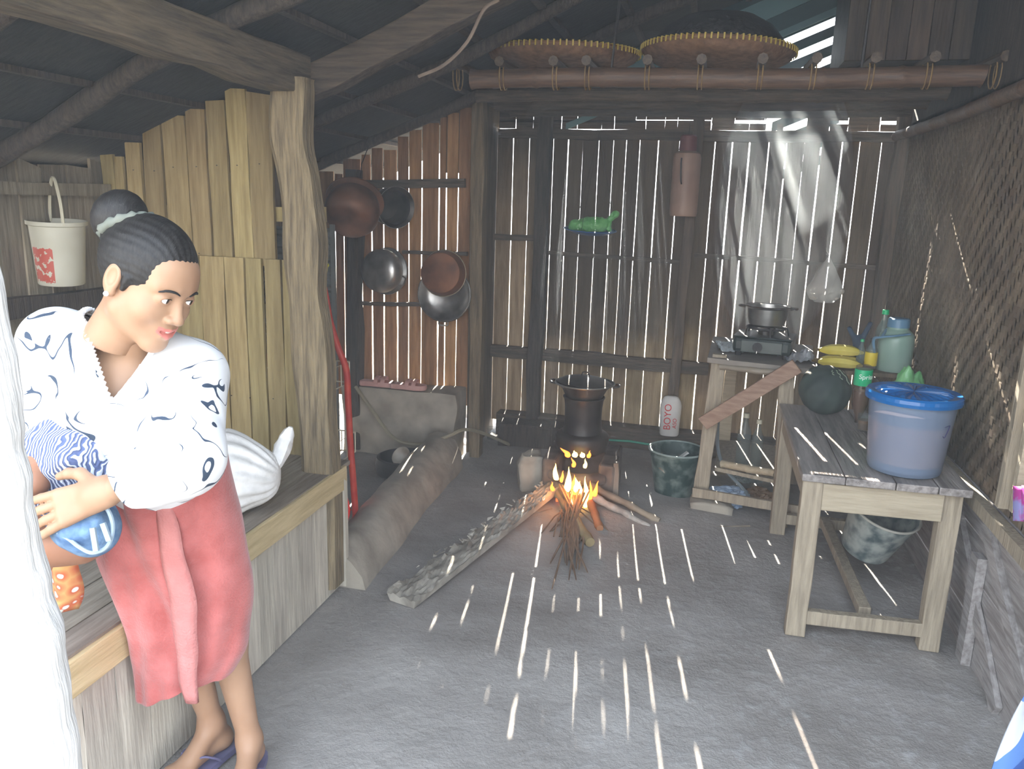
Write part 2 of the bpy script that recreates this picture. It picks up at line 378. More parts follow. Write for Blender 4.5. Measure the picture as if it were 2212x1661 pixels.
# ------------------------------------------------------------------ back wall of upright boards
YB = 5.3
def xs_from(px, v, y): return [A(u, v, y=y).x for u in px]
wb = MB(); rw = random.Random(3)
gR = xs_from([1513, 1549, 1584, 1624, 1661, 1698, 1732, 1775, 1812, 1857, 1900], 692, YB)
gM = xs_from([1211, 1241, 1274, 1304, 1331, 1359, 1397, 1440, 1475], 700, YB)
gL = xs_from([1050, 1068, 1101, 1134, 1160, 1185], 600, YB)
allg = sorted(gL+gM+gR)+[1.10]; prev = -1.43
for i, gx in enumerate(allg):
    wide = rw.choice([0.005, 0.006, 0.008, 0.009]) if gx > 0 else (rw.choice([0.003, 0.005, 0.006]) if gx > -1.05 else rw.choice([.005, .007]))
    tilt = rw.uniform(-0.003, 0.003)
    m = 2 if gx > -1.0 else 1
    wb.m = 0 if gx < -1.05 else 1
    wb.plank((prev, YB, 0.08), (gx-wide/2, YB, 0.08), (prev+tilt, YB, 2.0+rw.uniform(0, .05)), (gx-wide/2+tilt, YB, 2.0+rw.uniform(0, .05)), (0, 0.009, 0), 7, 0.0014, rw)
    prev = gx+wide/2
def soot_and_bounce(name, c, c2, d, d2, z0, z1):  # soot upwards; daylight bounce on the lower boards is painted into their colour
    m = mat(name, c, 0.82, c2, 3, ZS, 0.35, island=0.2).copy(); m.name = name+'_soot_and_bounce'; n = m.node_tree; N = n.nodes; L = n.links; bs = [q for q in N if q.type == 'BSDF_PRINCIPLED'][0]
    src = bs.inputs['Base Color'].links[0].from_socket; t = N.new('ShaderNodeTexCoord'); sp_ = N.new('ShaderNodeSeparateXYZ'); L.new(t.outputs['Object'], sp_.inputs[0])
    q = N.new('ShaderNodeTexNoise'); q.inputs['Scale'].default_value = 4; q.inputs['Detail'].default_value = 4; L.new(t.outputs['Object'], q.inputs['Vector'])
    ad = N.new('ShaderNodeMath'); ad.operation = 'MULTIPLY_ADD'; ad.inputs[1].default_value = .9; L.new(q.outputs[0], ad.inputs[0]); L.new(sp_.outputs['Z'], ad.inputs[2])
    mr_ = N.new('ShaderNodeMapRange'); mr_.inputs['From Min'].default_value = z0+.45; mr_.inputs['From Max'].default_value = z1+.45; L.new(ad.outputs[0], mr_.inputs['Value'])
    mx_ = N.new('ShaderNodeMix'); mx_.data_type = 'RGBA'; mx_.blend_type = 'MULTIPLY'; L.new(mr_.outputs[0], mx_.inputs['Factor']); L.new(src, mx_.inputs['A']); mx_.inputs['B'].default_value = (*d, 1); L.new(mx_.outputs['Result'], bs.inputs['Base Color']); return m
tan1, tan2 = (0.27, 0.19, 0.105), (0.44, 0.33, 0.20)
wall_back = wb.build('wall_back', [soot_and_bounce('tan_boards', tan1, tan2, (.30, .31, .34), None, 1.15, 2.0), soot_and_bounce('tan_boards2', tan1, tan2, (.27, .26, .27), None, .35, .85)]); wall_back['kind'] = 'structure'
# low board course behind the hearth, dark sill and rails
r = MB()
r.bar(A(1045, 755, y=5.26), A(1530, 797, y=5.26), 0.05, 0.085, (0, 1, 0), 8, 0.006)
r.build('rail', dark_x, wall_back)
r = MB(); r.bar(A(1180, 545, y=5.27), A(1490, 568, y=5.27), 0.03, 0.028, (0, 1, 0), 6, 0.003); r.build('rail', dark_x, wall_back)
r = MB(); r.bar(A(1500, 551, y=5.27), A(1925, 580, y=5.27), 0.03, 0.028, (0, 1, 0), 6, 0.003); r.build('rail', dark_x, wall_back)
r = MB(); r.bar(A(1045, 512, y=5.26), A(1165, 514, y=5.26), 0.03, 0.04, (0, 1, 0), 4, 0.003); r.build('rail', dark_x, wall_back)
r = MB(); r.bar((-1.35, 5.24, 0.075), (1.05, 5.24, 0.06), 0.12, 0.16, (0, 1, 0), 8, 0.01); r.build('sill_beam', dark_x, wall_back)
r = MB(); r.bar((-1.4, 5.26, 2.02), (1.1, 5.26, 2.02), 0.05, 0.06, (0, 1, 0), 8, 0.006); r.build('top_rail', dark_x, wall_back)
# gable above: boards following the roof slope, teal tarpaulin behind, gaps open to the sky
SL = 0.42
def zr(x): return 2.13+SL*(x+1.54)
gb = MB()
z0 = 1.98
# horizontal strips with broken gaps just above the wall top
def strip(x0, x1, za, zb, y=5.34, m=0): gb.m = m; gb.plank((x0, y, za), (x1, y, za), (x0, y, zb), (x1, y, zb), (0, .01, 0), 1, 0.002, rw)
x = -1.42
while x < 1.1:
    w = rw.uniform(.06, .16); x2 = min([x+w, 1.12]+[q for q in (.27, .33, .37, .50) if x+.003 < q < x+w])
    sunny = 0.27 < (x+x2)/2 < 0.50
    if not sunny or 0.33 < (x+x2)/2 < .37: strip(x, x2, 2.06, 2.115 if x < -.1 else 2.10)
    if not (sunny) : strip(x, x2, 2.12 if rw.random() < .3 and x > -.7 else 2.10, 2.235 if x > -.75 else 2.3)
    strip(x, x2, 2.262 if x > -.75 else 2.235, 2.345)
    strip(x, x2, 2.362 if x > -.3 else 2.345, 2.42)
    x = x2+(0.004 if rw.random() < .5 else 0)
# sloping gable boards
def slope_board(x0, x1, c0, c1, y=5.345, m=1):    # band between z=c0+SL*x .. c1+SL*x
    gb.m = m; gb.plank((x0, y, c0+SL*x0), (x1, y, c0+SL*x1), (x0, y, c1+SL*x0), (x1, y, c1+SL*x1), (0, .008, 0), 1, 0.0, rw)
p = A(1830, 100, y=5.34); q = A(1690, 60, y=5.34)
XG0, XG1 = A(1690, 80, y=5.34).x, A(1832, 80, y=5.34).x
gb.m = 1
gb.hexa([(-1.6, 5.345, 2.4), (XG0, 5.345, 2.4), (XG0, 5.36, 2.4), (-1.6, 5.36, 2.4), (-1.6, 5.345, zr(-1.6)+.1), (XG0, 5.345, zr(XG0)+.1), (XG0, 5.36, zr(XG0)+.1), (-1.6, 5.36, zr(-1.6)+.1)])
gb.box((XG1, 5.345, 2.4), (1.3, 5.36, 3.5))
cz = A(1830, 22, y=5.34).z-SL*XG1
for k in range(8):
    dz = 0.105
    top = cz-k*dz
    slope_board(XG0-.01, XG1+.005, max(top-0.062-dz+.062, 0), top-0.045)
slope_board(XG0-.01, XG1+.005, cz+.0, cz+.6)
gb.m = 2
slope_board(A(1230, 90, y=5.33).x, XG1, 2.46, 2.50, 5.325, 2)
slope_board(A(1180, 90, y=5.33).x, XG1-.15, 2.60, 2.72, 5.325, 2)
gab = gb.build('gable_boards', [dark_x, tarp_m, tarp2_m], wall_back)

# ------------------------------------------------------------------ back-left wall behind the concrete block
YL = 4.78
wl = MB(); gx = xs_from([727, 745, 783, 804, 829, 858, 882, 909, 945, 960, 985, 1012], 700, YL); prev = -2.6
for i, q in enumerate(gx):
    wide = rw.choice([0.007, 0.009, 0.011])
    top = zr(q)-0.03+rw.uniform(-.02, .0)-(.05 if i in (1, 5) else 0)
    wl.plank((prev, YL, 0.3), (q-wide/2, YL, 0.3), (prev+.004, YL, top), (q-wide/2+.004, YL, top), (0, .009, 0), 7, 0.0018, rw); prev = q+wide/2
wall_bl = wl.build('wall_back_left', mat('orange_brown_boards', (0.26, 0.13, 0.055), 0.8, (0.45, 0.24, 0.11), 3, ZS, 0.35, island=0.25)); wall_bl['kind'] = 'structure'
for (u0, v0, u1, v1, h) in ((770, 398, 1005, 395, .05), (870, 545, 1010, 548, .02), (772, 655, 925, 658, .022)):
    r = MB(); r.bar(A(u0, v0, y=4.74), A(u1, v1, y=4.74), 0.03, h, (0, 1, 0), 5, .003); r.build('rail', dark_x, wall_bl)
r = MB(); r.box((-1.44, 4.77, -.03), (-1.42, 5.36, zr(-1.43)+.02)); r.box((-1.62, 4.79, 1.75), (-1.40, 4.80, zr(-1.5)+.03)); r.build('corner_boards', plank_d, wall_bl)
# dividing posts
def post_thing(name, a, b, w, d, m, label, seg=9, jit=.008):
    mb = MB(); mb.bar(a, b, w, d, (1, 0, 0), seg, jit); return simple(name, mb, m, label, 'post', bevel=.004)
post_thing('wall_post', A(1030, 900, y=4.72)-Vector((0, 0, .3)), Vector((-1.38, 4.72, 2.25)), .075, .09, mat('grey_brown_post', (0.11, .085, .055), .85, (.24, .18, .11), 4, ZS, .5), 'thick grey-brown upright post between the concrete block and the hearth boards')
post_thing('wall_post', (-1.10, 5.2, 0.0), (-1.075, 5.2, 2.25), .09, .07, dark_z, 'soot-black upright post on the back wall left of the blue plate')
post_thing('wall_post', (-.17, 5.22, 0.1), (-.13, 5.22, 2.15), .07, .05, plank_d, 'upright batten on the back wall behind the hanging flask')
post_thing('wall_post', (-2.14, 4.6, 0.0), (-2.12, 4.6, 1.75), .085, .085, dark_z, 'dark round-edged post left of the hanging pots, above the block', jit=.01)
post_thing('wall_post', (1.0, 5.2, 0.0), (1.02, 5.2, 2.2), .07, .07, plank_d, 'corner post where the back boards meet the woven mat')

# ------------------------------------------------------------------ right wall: woven mat above, slanting boards below
XR = 1.05
def weave(name, y0, y1, z0, z1, x, parent):
    st = 0.027; vs = []; fs = []; nyv = int((y1-y0)/st); nzv = int((z1-z0)/st)
    def cell(cy, cz, ly, lz, dx):
        nn = len(vs)
        hy, hz = ly/2, lz/2
        if ly > lz: P = [(-hy, -hz, 0.0), (-hy*.5, -hz, 1), (hy*.5, -hz, 1), (hy, -hz, 0), (hy, hz, 0), (hy*.5, hz, 1), (-hy*.5, hz, 1), (-hy, hz, 0)]
        else: P = [(-hy, -hz, 0), (hy, -hz, 0), (hy, -hz*.5, 1), (hy, hz*.5, 1), (hy, hz, 0), (-hy, hz, 0), (-hy, hz*.5, 1), (-hy, -hz*.5, 1)]
        for a, b_, c in P: vs.append((x-dx-c*0.0036, cy+a, cz+b_))
        if ly > lz: fs.extend([(nn, nn+1, nn+6, nn+7), (nn+1, nn+2, nn+5, nn+6), (nn+2, nn+3, nn+4, nn+5)])
        else: fs.extend([(nn, nn+1, nn+2, nn+7), (nn+7, nn+2, nn+3, nn+6), (nn+6, nn+3, nn+4, nn+5)])
    for j in range(nzv):
        for i in range(nyv):      # 2/2 twill, floats of two
            ph = (i+j) % 4
            cy, cz = y0+(i+.5)*st, z0+(j+.5)*st
            jz = 0.0012*noise.noise(Vector((cy*9, cz*9, 1)))
            bow = 0.012*noise.noise(Vector((cy*1.5, cz*1.5, 7)))
            if ph == 0: cell(cy+st*.5, cz+jz, st*2.06, st*.99, .002+bow)
            elif ph == 2: cell(cy, cz+st*.5, st*.99, st*2.06, .0015+bow)
    mw = mat('woven_bamboo', (0.135, 0.10, 0.068), 0.62, (0.225, 0.172, 0.118), 5, (1, 1, 1), 0.2, island=0.16)
    o = mobj(name, vs, fs, mw, parent); return o
back = MB(); back.box((XR+.02, 0.5, 0.58), (XR+.03, 5.3, 2.1))
wall_right = back.build('wall_right', plank_d); wall_right['kind'] = 'structure'
weave('woven_mat', 2.2, 5.26, 0.56, 2.06, XR+.012, wall_right)
# lower boarding: horizontal boards, diagonal boards, studs
lb = MB(); blu = mat('dusty_blue_grey_boards', (0.20, 0.18, 0.17), 0.85, (0.38, 0.36, 0.35), 4, YS, 0.4, island=0.15)
for k in range(4):
    z0 = -.02+k*.155
    lb.plank((XR, 5.28, z0), (XR, 0.6, z0-.0), (XR, 5.28, z0+.148), (XR, 0.6, z0+.15), (.015, 0, 0), 6, .003, rw)
lb.build('lower_boards', blu, wall_right)
for (ya, za, yb, zb, wd) in ((3.35, .45, 2.65, 0.0, .07), (3.0, .52, 2.15, -.03, .06), (2.62, .50, 1.9, 0.05, .07), (3.9, .5, 3.3, 0.05, .08)):
    r = MB(); r.bar((XR-.012, ya, za), (XR-.012, yb, zb), .02, wd, (1, 0, 0), 4, .004); r.build('brace_board', blu, wall_right)
r = MB(); r.bar((XR-.02, 2.99, -.02), (XR-.02, 3.0, .40), .035, .07, (1, 0, 0), 3, .003); r.build('stud', blu, wall_right)
r = MB(); r.bar((XR-.03, 5.2, .575), (XR-.03, 0.6, .575), .04, .05, (1, 0, 0), 8, .004); r.build('sill_rail', tbl_m, wall_right)
for (u, v, ww) in ((2163, 1095, .035), (2192, 1105, .03)):
    a = A(u, v, x=XR-.03); r = MB(); r.bar(a, (XR-.03, a.y-.02, 2.0), .03, ww, (1, 0, 0), 5, .002); r.build('stud', tblx_m if u > 2180 else tbl_m, wall_right)
r = MB(); bamboo(r, (XR-.10, 1.9, 2.0), (XR-.06, 5.2, 2.02), .028); r.build('top_pole', bam_m, wall_right, smooth=True)

# ------------------------------------------------------------------ alcove: left side wall and stepped plank partition
XL = -2.5
lw = MB(); y = 0.6
while y < 2.95:
    w = rw.uniform(.10, .15)
    lw.plank((XL, y, 0), (XL, y+w-.006, 0), (XL, y+rw.uniform(-.01, .01), 1.69+rw.uniform(-.03, .04)), (XL, y+w-.006, 1.69+rw.uniform(-.04, .03)), (-.015, 0, 0), 4, .003, rw); y += w
while y < 4.9:
    w = rw.uniform(.10, .15)
    lw.plank((XL, y, 0), (XL, y+w-.003, 0), (XL, y, 1.75), (XL, y+w-.003, 1.75), (-.015, 0, 0), 4, .001, rw); y += w
wall_left = lw.build('wall_left', mat('alcove_boards', (0.15, 0.125, 0.095), 0.85, (0.27, 0.23, 0.17), 3, ZS, 0.35, island=0.2)); wall_left['kind'] = 'structure'
r = MB(); a = A(20, 668, x=XL+.04); b = A(240, 640, x=XL+.04); r.bar(a+(a-b)*.5, b, .05, .075, (1, 0, 0), 5, .004); r.build('rail', dark_z, wall_left)
r = MB(); r.bar((XL+.03, .8, 1.59), (XL+.03, 2.95, 1.59), .04, .05, (1, 0, 0), 5, .004); r.build('rail', MATS['alcove_boards'], wall_left)

pt = MB(); YP = 2.93
tops = [(216, 335, 333), (245, 338, 338), (268, 307, 308), (306, 270, 268), (347, 247, 250), (398, 234, 236), (442, 218, 216), (486, 190, 192), (531, 197, 205), (584, 205, 205)]
def seamv(u): return 553+(u-400)*.02
for i in range(len(tops)-1):
    u0, va, vb = tops[i]; u1 = tops[i+1][0]
    gap = rw.choice([2, 3, 6])
    a = A(u0, va, y=YP); b = A(u1-gap, vb, y=YP)
    zs = A(500, 555, y=YP).z
    dx = rw.uniform(-.012, .012)
    pt.plank((a.x+dx, YP, zs-.03), (b.x+dx+rw.uniform(-.008, .004), YP, zs-.03), (a.x, YP, a.z), (b.x, YP, b.z), (0, .016, 0), 5, .003, rw)
x = -2.5
while x < -1.53:
    w = rw.uniform(.075, .11); x1 = min(x+w, -1.50)
    pt.plank((x, YP-.018, .5), (x1-rw.choice([.001, .003, .005]), YP-.018, .5), (x+rw.uniform(-.01, .01), YP-.018, zs), (x1+rw.uniform(-.012, 0), YP-.018, zs), (0, .016, 0), 5, .003, rw); x = x1
part = pt.build('wall_partition', plank_y); part['kind'] = 'structure'
r = MB(); r.bar((-2.5, YP+.04, 1.50), (-1.5, YP+.04, 1.52), .04, .06, (0, 1, 0), 5, .004); r.build('rail', plank_y, part)
r = MB(); r.bar((-2.5, YP+.04, 1.12), (-1.5, YP+.04, 1.12), .04, .06, (0, 1, 0), 5, .004); r.build('rail', plank_y, part)
nl = MB()
for i, (u, v) in enumerate([(288, 368), (333, 370), (374, 362), (424, 361), (468, 358), (512, 358), (560, 355), (370, 555), (430, 548), (500, 855), (540, 860), (590, 862)]):
    c = A(u, v, y=YP-.019); nl.lathe([(0.003, 0), (.003, .003), (0, .004)], 6, c)
nl.build('nail_heads', soot_m, part)

# the crooked main post at the end of the bench
def crooked(name, pts, wd, dp, m, label, cat='post', nseg=5):
    pts = bez(pts, nseg); mb = MB(); vs = []
    for i, p in enumerate(pts):
        t = i/len(pts); j = noise.noise(Vector((t*9, 2, 5)))
        w = wd*(1+.16*j); d = dp*(1+.12*noise.noise(Vector((t*7, 8, 1))))
        ring = [(-.5, -.35), (-.35, -.5), (.35, -.5), (.5, -.35), (.5, .35), (.35, .5), (-.35, .5), (-.5, .35)]
        for a, b_ in ring: vs.append(p+Vector((a*w, b_*d, 0)))
    fs = [tuple(range(8))]+[(i*8+k, i*8+(k+1) % 8, i*8+8+(k+1) % 8, i*8+8+k) for i in range(len(pts)-1) for k in range(8)]+[tuple((len(pts)-1)*8+k for k in range(7, -1, -1))]
    mb.add(vs, fs); return simple(name, mb, m, label, cat)
Yq = 2.78
def PP(u, v): return A(u, v, y=Yq)
pb = PP(695, 1000); pb.z = .5
crooked('main_post', [(pb.x, Yq, 0.03), pb, PP(683, 850), PP(672, 700), PP(662, 600), PP(658, 480), PP(645, 380), PP(630, 300), PP(632, 200), PP(634, 170)], .135, .11, post_m, 'crooked hewn brown post standing at the end of the plank bench')
# plate beam over the bench and rafters
mb = MB(); mb.bar((-1.53, 0.5, 2.06), (-1.53, 2.86, 2.02), .11, .135, (1, 0, 0), 12, .008)
simple('roof_beam', mb, beam_m, 'long weathered beam running overhead from the crooked post towards the viewer', 'beam', bevel=.006)
def rafter(y, r_, x0, x1, label, dz=-.05, m=None):
    mb = MB(); mb.tube([(x, y+.02*math.sin(x*5), zr(x)+dz+.015*math.sin(x*4+y)) for x in np.linspace(x0, x1, 14)], [r_*(1+.1*math.sin(i*1.7)) for i in range(14)], 10)
    simple('rafter', mb, m or dark_z, label, 'rafter', smooth=True)
mb = MB(); mb.bar((-1.56, 2.9, 1.98), (-.1, 2.9, 2.60), .09, .11, (0, 1, 0), 10, .008)
simple('rafter', mb, mat('brown_rafter', (.035, .027, .02), .85, (.095, .07, .05), 4, XS, .5), 'thick brown rafter rising from the top of the crooked post', 'rafter', bevel=.006)
rafter(2.35, .035, -2.52, -1.2, 'round rafter over the bench, next to the stepped plank wall')
rafter(1.75, .035, -2.52, -.6, 'round rafter over the middle of the bench')
rafter(4.5, .03, -2.45, .9, 'dark round rafter high over the hanging pots')
rafter(3.7, .03, -2.45, .9, 'dark round rafter above the woven trays')
# roof sheets (sloping up to the right, over the whole room)
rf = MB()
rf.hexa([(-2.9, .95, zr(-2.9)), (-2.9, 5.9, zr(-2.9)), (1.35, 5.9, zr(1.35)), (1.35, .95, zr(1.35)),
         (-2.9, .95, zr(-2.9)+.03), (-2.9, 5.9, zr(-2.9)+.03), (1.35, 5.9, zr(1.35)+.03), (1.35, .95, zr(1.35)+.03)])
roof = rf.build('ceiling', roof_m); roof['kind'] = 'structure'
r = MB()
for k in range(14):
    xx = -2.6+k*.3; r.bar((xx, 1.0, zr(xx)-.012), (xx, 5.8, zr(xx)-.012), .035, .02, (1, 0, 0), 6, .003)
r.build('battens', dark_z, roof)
# side closing above the woven mat and above the alcove wall
up = MB(); up.box((XR+.02, .5, 2.08), (XR+.04, 5.35, 3.4)); up.build('upper_boards', dark_z, wall_right)
# ------------------------------------------------------------------ bench (sleeping platform)
BX, BZ = -1.385, 0.52
bench = thing('plank_bench', 'long wide plank bench boarded in to the earth floor under the woman', 'bench', (BX, 1.9, 0))
mb = MB(); rb = random.Random(5); y = 0.7
while y < 2.83:
    w = rb.uniform(.075, .12); y1 = min(y+w, 2.83)
    mb.plank((BX-.012, y, 0.0), (BX-.012, y1-.003, 0.0), (BX-.012, y+rb.uniform(-.004, .004), BZ-.09), (BX-.012, y1-.003, BZ-.09), (-.018, 0, 0), 5, .0025, rb); y = y1
mb.build('front_boards', plank_w, bench, world=True)
mb = MB(); mb.bar((BX, .7, BZ-.05), (BX, 2.86, BZ-.045), .028, .095, (1, 0, 0), 10, .002); mb.build('edge_rail', mat('pale_rail_wood', (0.46, .36, .19), .7, (.62, .50, .29), 4, YS, .3), bench, world=True, bevel=.003)
mb = MB(); x = -2.48
while x < BX-.01:
    w = rb.uniform(.12, .18); x1 = min(x+w, BX+.004); mb.plank((x, .7, BZ-.012), (x1-.004, .7, BZ-.012), (x, 2.92, BZ-.012), (x1-.004, 2.92, BZ-.012), (0, 0, .018), 6, .001, rb); x = x1
mb.build('top_boards', bench_top_m, bench, world=True)
mb = MB(); mb.bar((BX-.01, 2.845, 0.0), (BX-.01, 2.845, BZ-.01), .05, .03, (1, 0, 0), 3, .002); mb.build('corner_board', plank_w, bench, world=True)
mb = MB(); mb.box((-1.62, 2.82, .0), (BX-.02, 2.85, BZ-.02)); mb.build('end_board', plank_w, bench, world=True)

# white sack
def sack():
    c = Vector((-1.60, 2.27, BZ+.135))
    F = Field((-2.1, 1.9, .5), (-1.25, 2.65, .98), .007)
    ax = Vector((.35, .2, 0)).normalized()*1
    ax = Vector((.92, .38, 0)).normalized()
    F.cap(c-ax*.16, c+ax*.07, .150, .140, .03); F.cap(c+ax*.07, c+ax*.15, .140, .085, .05)
    F.cap(c+ax*.17+Vector((0, 0, -.02)), c+ax*.19+Vector((0, 0, -.03)), .055, .02, .04)
    F.plane((0, 0, BZ+.010), (0, 0, -1), .02)
    V, Q = F.mesh()
    u = np.array([V[:, 0]-c.x, V[:, 1]-c.y, V[:, 2]-c.z]).T; ax_ = np.array(ax); al = u@ax_; rad = u-al[:, None]*ax_; rn = np.linalg.norm(rad, axis=1)+1e-6
    ang = np.arctan2(rad[:, 2], rad@np.array((-ax.y, ax.x, 0)))
    dsp = .005*np.sin(ang*16+6*np.sin(al*14))*np.clip((al+.05)*6, 0.2, 1)+nz3(V, 9, .012)
    V = V+rad/rn[:, None]*dsp[:, None]
    V[:, 2] = np.maximum(V[:, 2], BZ+.008)
    root = thing('sack', 'full white woven sack with a tied top lying on the bench', 'sack', (c.x, c.y, BZ))
    nobj('bag', toloc(V, root), Q, mat('white_woven_plastic', (0.74, .73, .70), .55, (.84, .83, .81), 30, (1, 1, 1), .2), root)
    mb = MB(); tip = c+ax*.18+Vector((0, 0, -.03)); pts = bez([tip, tip+Vector((.03, .04, .06)), tip+Vector((.03, .10, .12)), tip+Vector((.045, .12, .17))], 4)
    mb.tube(pts, [.02, .017, .018, .02, .024, .028, .03, .03, .028, .026, .022, .016, .008][:len(pts)], 9)
    for v in mb.v: v += Vector((noise.noise(v*40), noise.noise(v*40+Vector((5, 0, 0))), 0))*.008
    mb.build('tied_neck', MATS['white_woven_plastic'], root, True, world=True)
    mb = MB(); mb.tube([tip+Vector((.02*math.cos(a), .012+.02*math.sin(a), .012*math.sin(a))) for a in np.linspace(0, 6.28, 12)], .003, 5); mb.build('red_string', red_m, root, True, world=True)
    mb = MB()
    for k, zz in enumerate((.08, .05, .02, -.02)):
        p0 = c-ax*.10+Vector((0, 0, 0)); sidev = Vector((ax.y, -ax.x, 0))
        q = p0+ax*(.00+.01*k)+sidev*math.sqrt(max(.151**2-zz*zz, 0))+Vector((0, 0, zz)); q2 = q+ax*.07+Vector((0, 0, -.008))
        mb.bar(q-sidev*.002, q2-sidev*.002, .01, .006, sidev)
    mb.build('blue_print', mat('blue_print', (.05, .35, .6), .5), root, world=True)
sack()

# hanging bucket on the alcove side wall
c = A(150, 535, x=XL+.12); root = thing('hanging_bucket', 'dirty cream bucket with a worn red patch hanging on the side wall', 'bucket', (c.x-.05, c.y, c.z-.14), (0, math.radians(3), math.radians(-35)))
mb = MB(); H_ = .33; mb.lathe([(0.0, 0), (.108, 0), (.113, .006), (.118, .08), (.134, .31), (.146, .315), (.146, .335), (.138, .335), (.132, .30), (.106, .012), (0, .01)], 40)
bm_ = bpy.data.materials.new('cream_bucket_with_red_patch'); n, b, o = nodes(bm_); N = n.nodes; L = n.links
tcn = N.new('ShaderNodeTexCoord'); sp = N.new('ShaderNodeSeparateXYZ'); L.new(tcn.outputs['Object'], sp.inputs[0])
nn = N.new('ShaderNodeTexNoise'); nn.inputs['Scale'].default_value = 40; nn.inputs['Detail'].default_value = 5; L.new(tcn.outputs['Object'], nn.inputs['Vector'])
def math_(op, a, b_=None, c=None):
    q = N.new('ShaderNodeMath'); q.operation = op
    for i, s in enumerate((a, b_, c)):
        if s is None: continue
        if hasattr(s, 'links') or hasattr(s, 'is_linked'): L.new(s, q.inputs[i])
        else: q.inputs[i].default_value = s
    return q.outputs[0]
at2 = math_('ARCTAN2', sp.outputs['Y'], sp.outputs['X'])
m1 = math_('COMPARE', math_('ADD', at2, 0.98), 0.0, .52); m2 = math_('COMPARE', math_('ADD', sp.outputs['Z'], math_('MULTIPLY', nn.outputs[0], .09)), .155, .088); m3 = math_('LESS_THAN', nn.outputs[0], .585)
msk = math_('MULTIPLY', math_('MULTIPLY', m1, m2), m3)
mx = N.new('ShaderNodeMix'); mx.data_type = 'RGBA'; L.new(msk, mx.inputs['Factor'])
rp = N.new('ShaderNodeValToRGB'); rp.color_ramp.elements[0].color = (.46, .44, .34, 1); rp.color_ramp.elements[1].color = (.62, .60, .50, 1); n5 = N.new('ShaderNodeTexNoise'); n5.inputs['Scale'].default_value = 8; L.new(tcn.outputs['Object'], n5.inputs['Vector']); L.new(n5.outputs[0], rp.inputs[0])
L.new(rp.outputs[0], mx.inputs['A']); mx.inputs['B'].default_value = (.50, .10, .07, 1); L.new(mx.outputs['Result'], b.inputs['Base Color']); b.inputs['Roughness'].default_value = .55
mb.build('body', bm_, root, True)
mb = MB(); mb.tube(bez([(.14, 0, .32), (.115, 0, .43), (.05, 0, .53), (0, 0, .555), (-.05, 0, .53), (-.115, 0, .43), (-.14, 0, .32)], 6), .0085, 6); h = mb.build('handle', cream_wire, root, True); root.scale = (.72, .72, .72)
# ------------------------------------------------------------------ concrete block, kerb, hose, basin
mb = MB(); q0 = A(770, 842, y=4.6); q1 = A(1008, 850, y=4.6)
zt = .42
pts = [(-2.2, 4.56), (-1.45, 4.56), (-1.45, 4.775), (-2.2, 4.775)]
mb.hexa([(x_, y_, -.02) for x_, y_ in pts]+[(x_, y_, zt) for x_, y_ in pts])
bm = bmesh.new(); me = bpy.data.meshes.new('x')
o = mb.build('concrete_block', conc_m); bm.from_mesh(o.data); bmesh.ops.subdivide_edges(bm, edges=bm.edges, cuts=14, use_grid_fill=True)
for v in bm.verts: v.co += Vector((noise.noise(v.co*6), noise.noise(v.co*6+Vector((3, 0, 0))), noise.noise(v.co*5+Vector((0, 9, 0)))*.6))*.018
bm.to_mesh(o.data); bm.free(); tagit(o, 'rough stained concrete block under the hanging pots', 'concrete block')
# kerb of rounded concrete
kerb = MB(); P0 = Vector((-1.43, 2.84, .02)); P1 = Vector((-1.50, 4.45, .05)); pts = []; n_ = 26; vs = []
prof = [(-.10, -.08), (-.105, .06), (-.075, .115), (-.02, .135), (.04, .125), (.085, .09), (.125, .03), (.15, -.08)]
for i in range(n_+1):
    p = P0.lerp(P1, i/n_)
    for j, (a, b_) in enumerate(prof):
        q = p+Vector((a, 0, b_*(1.0+.25*i/n_))); q += Vector((noise.noise(q*5), 0, noise.noise(q*5+Vector((4, 4, 4)))))*.018; vs.append(q)
fs = [tuple(range(8))]+[(i*8+k, i*8+8+k, i*8+9+k, i*8+k+1) for i in range(n_) for k in range(7)]+[tuple(n_*8+k for k in range(7, -1, -1))]
kerb.add(vs, fs); simple('concrete_kerb', kerb, conc_m, 'long rounded concrete kerb along the floor from the bench end to the wall post', 'kerb', smooth=True)
mb = MB(); Y4 = 4.5
hp = bez([A(768, 835, y=4.54), A(800, 880, y=4.5), A(850, 945, y=4.42), A(905, 960, y=4.36), A(960, 945, y=4.38), A(1005, 928, y=4.5), A(1050, 938, y=4.75), A(1100, 960, y=4.98), A(1130, 968, y=5.05)], 7)
mb.tube(hp, .011, 8); simple('hose', mb, mat('grey_hose', (.30, .27, .19), .5), 'grey-beige hose sagging in front of the concrete block', 'hose', smooth=True)
c = A(878, 1025, z=-.01)
root = thing('rubber_basin', 'black rubber basin on the wet floor beside the kerb', 'basin', (c.x-.01, c.y, -.012))
mb = MB(); mb.lathe([(0, 0), (.13, 0), (.165, .02), (.175, .07), (.165, .115), (.15, .12), (.145, .1), (.14, .03), (0, .02)], 36); mb.build('bowl', soot_m, root, True)
root = thing('coconut_shell', 'halved pale coconut shell lying in the black rubber basin', 'coconut shell', (c.x-.04, c.y+.01, .10), (math.radians(50), 0, math.radians(-15)))
mb = MB(); mb.lathe([(0, -.05), (.03, -.042), (.052, -.02), (.06, .0), (.056, .002), (.048, -.015), (.02, -.034), (0, -.038)], 24); mb.build('shell', mat('coconut_shell', (.36, .30, .22), .8, (.62, .58, .5), 12), root, True)
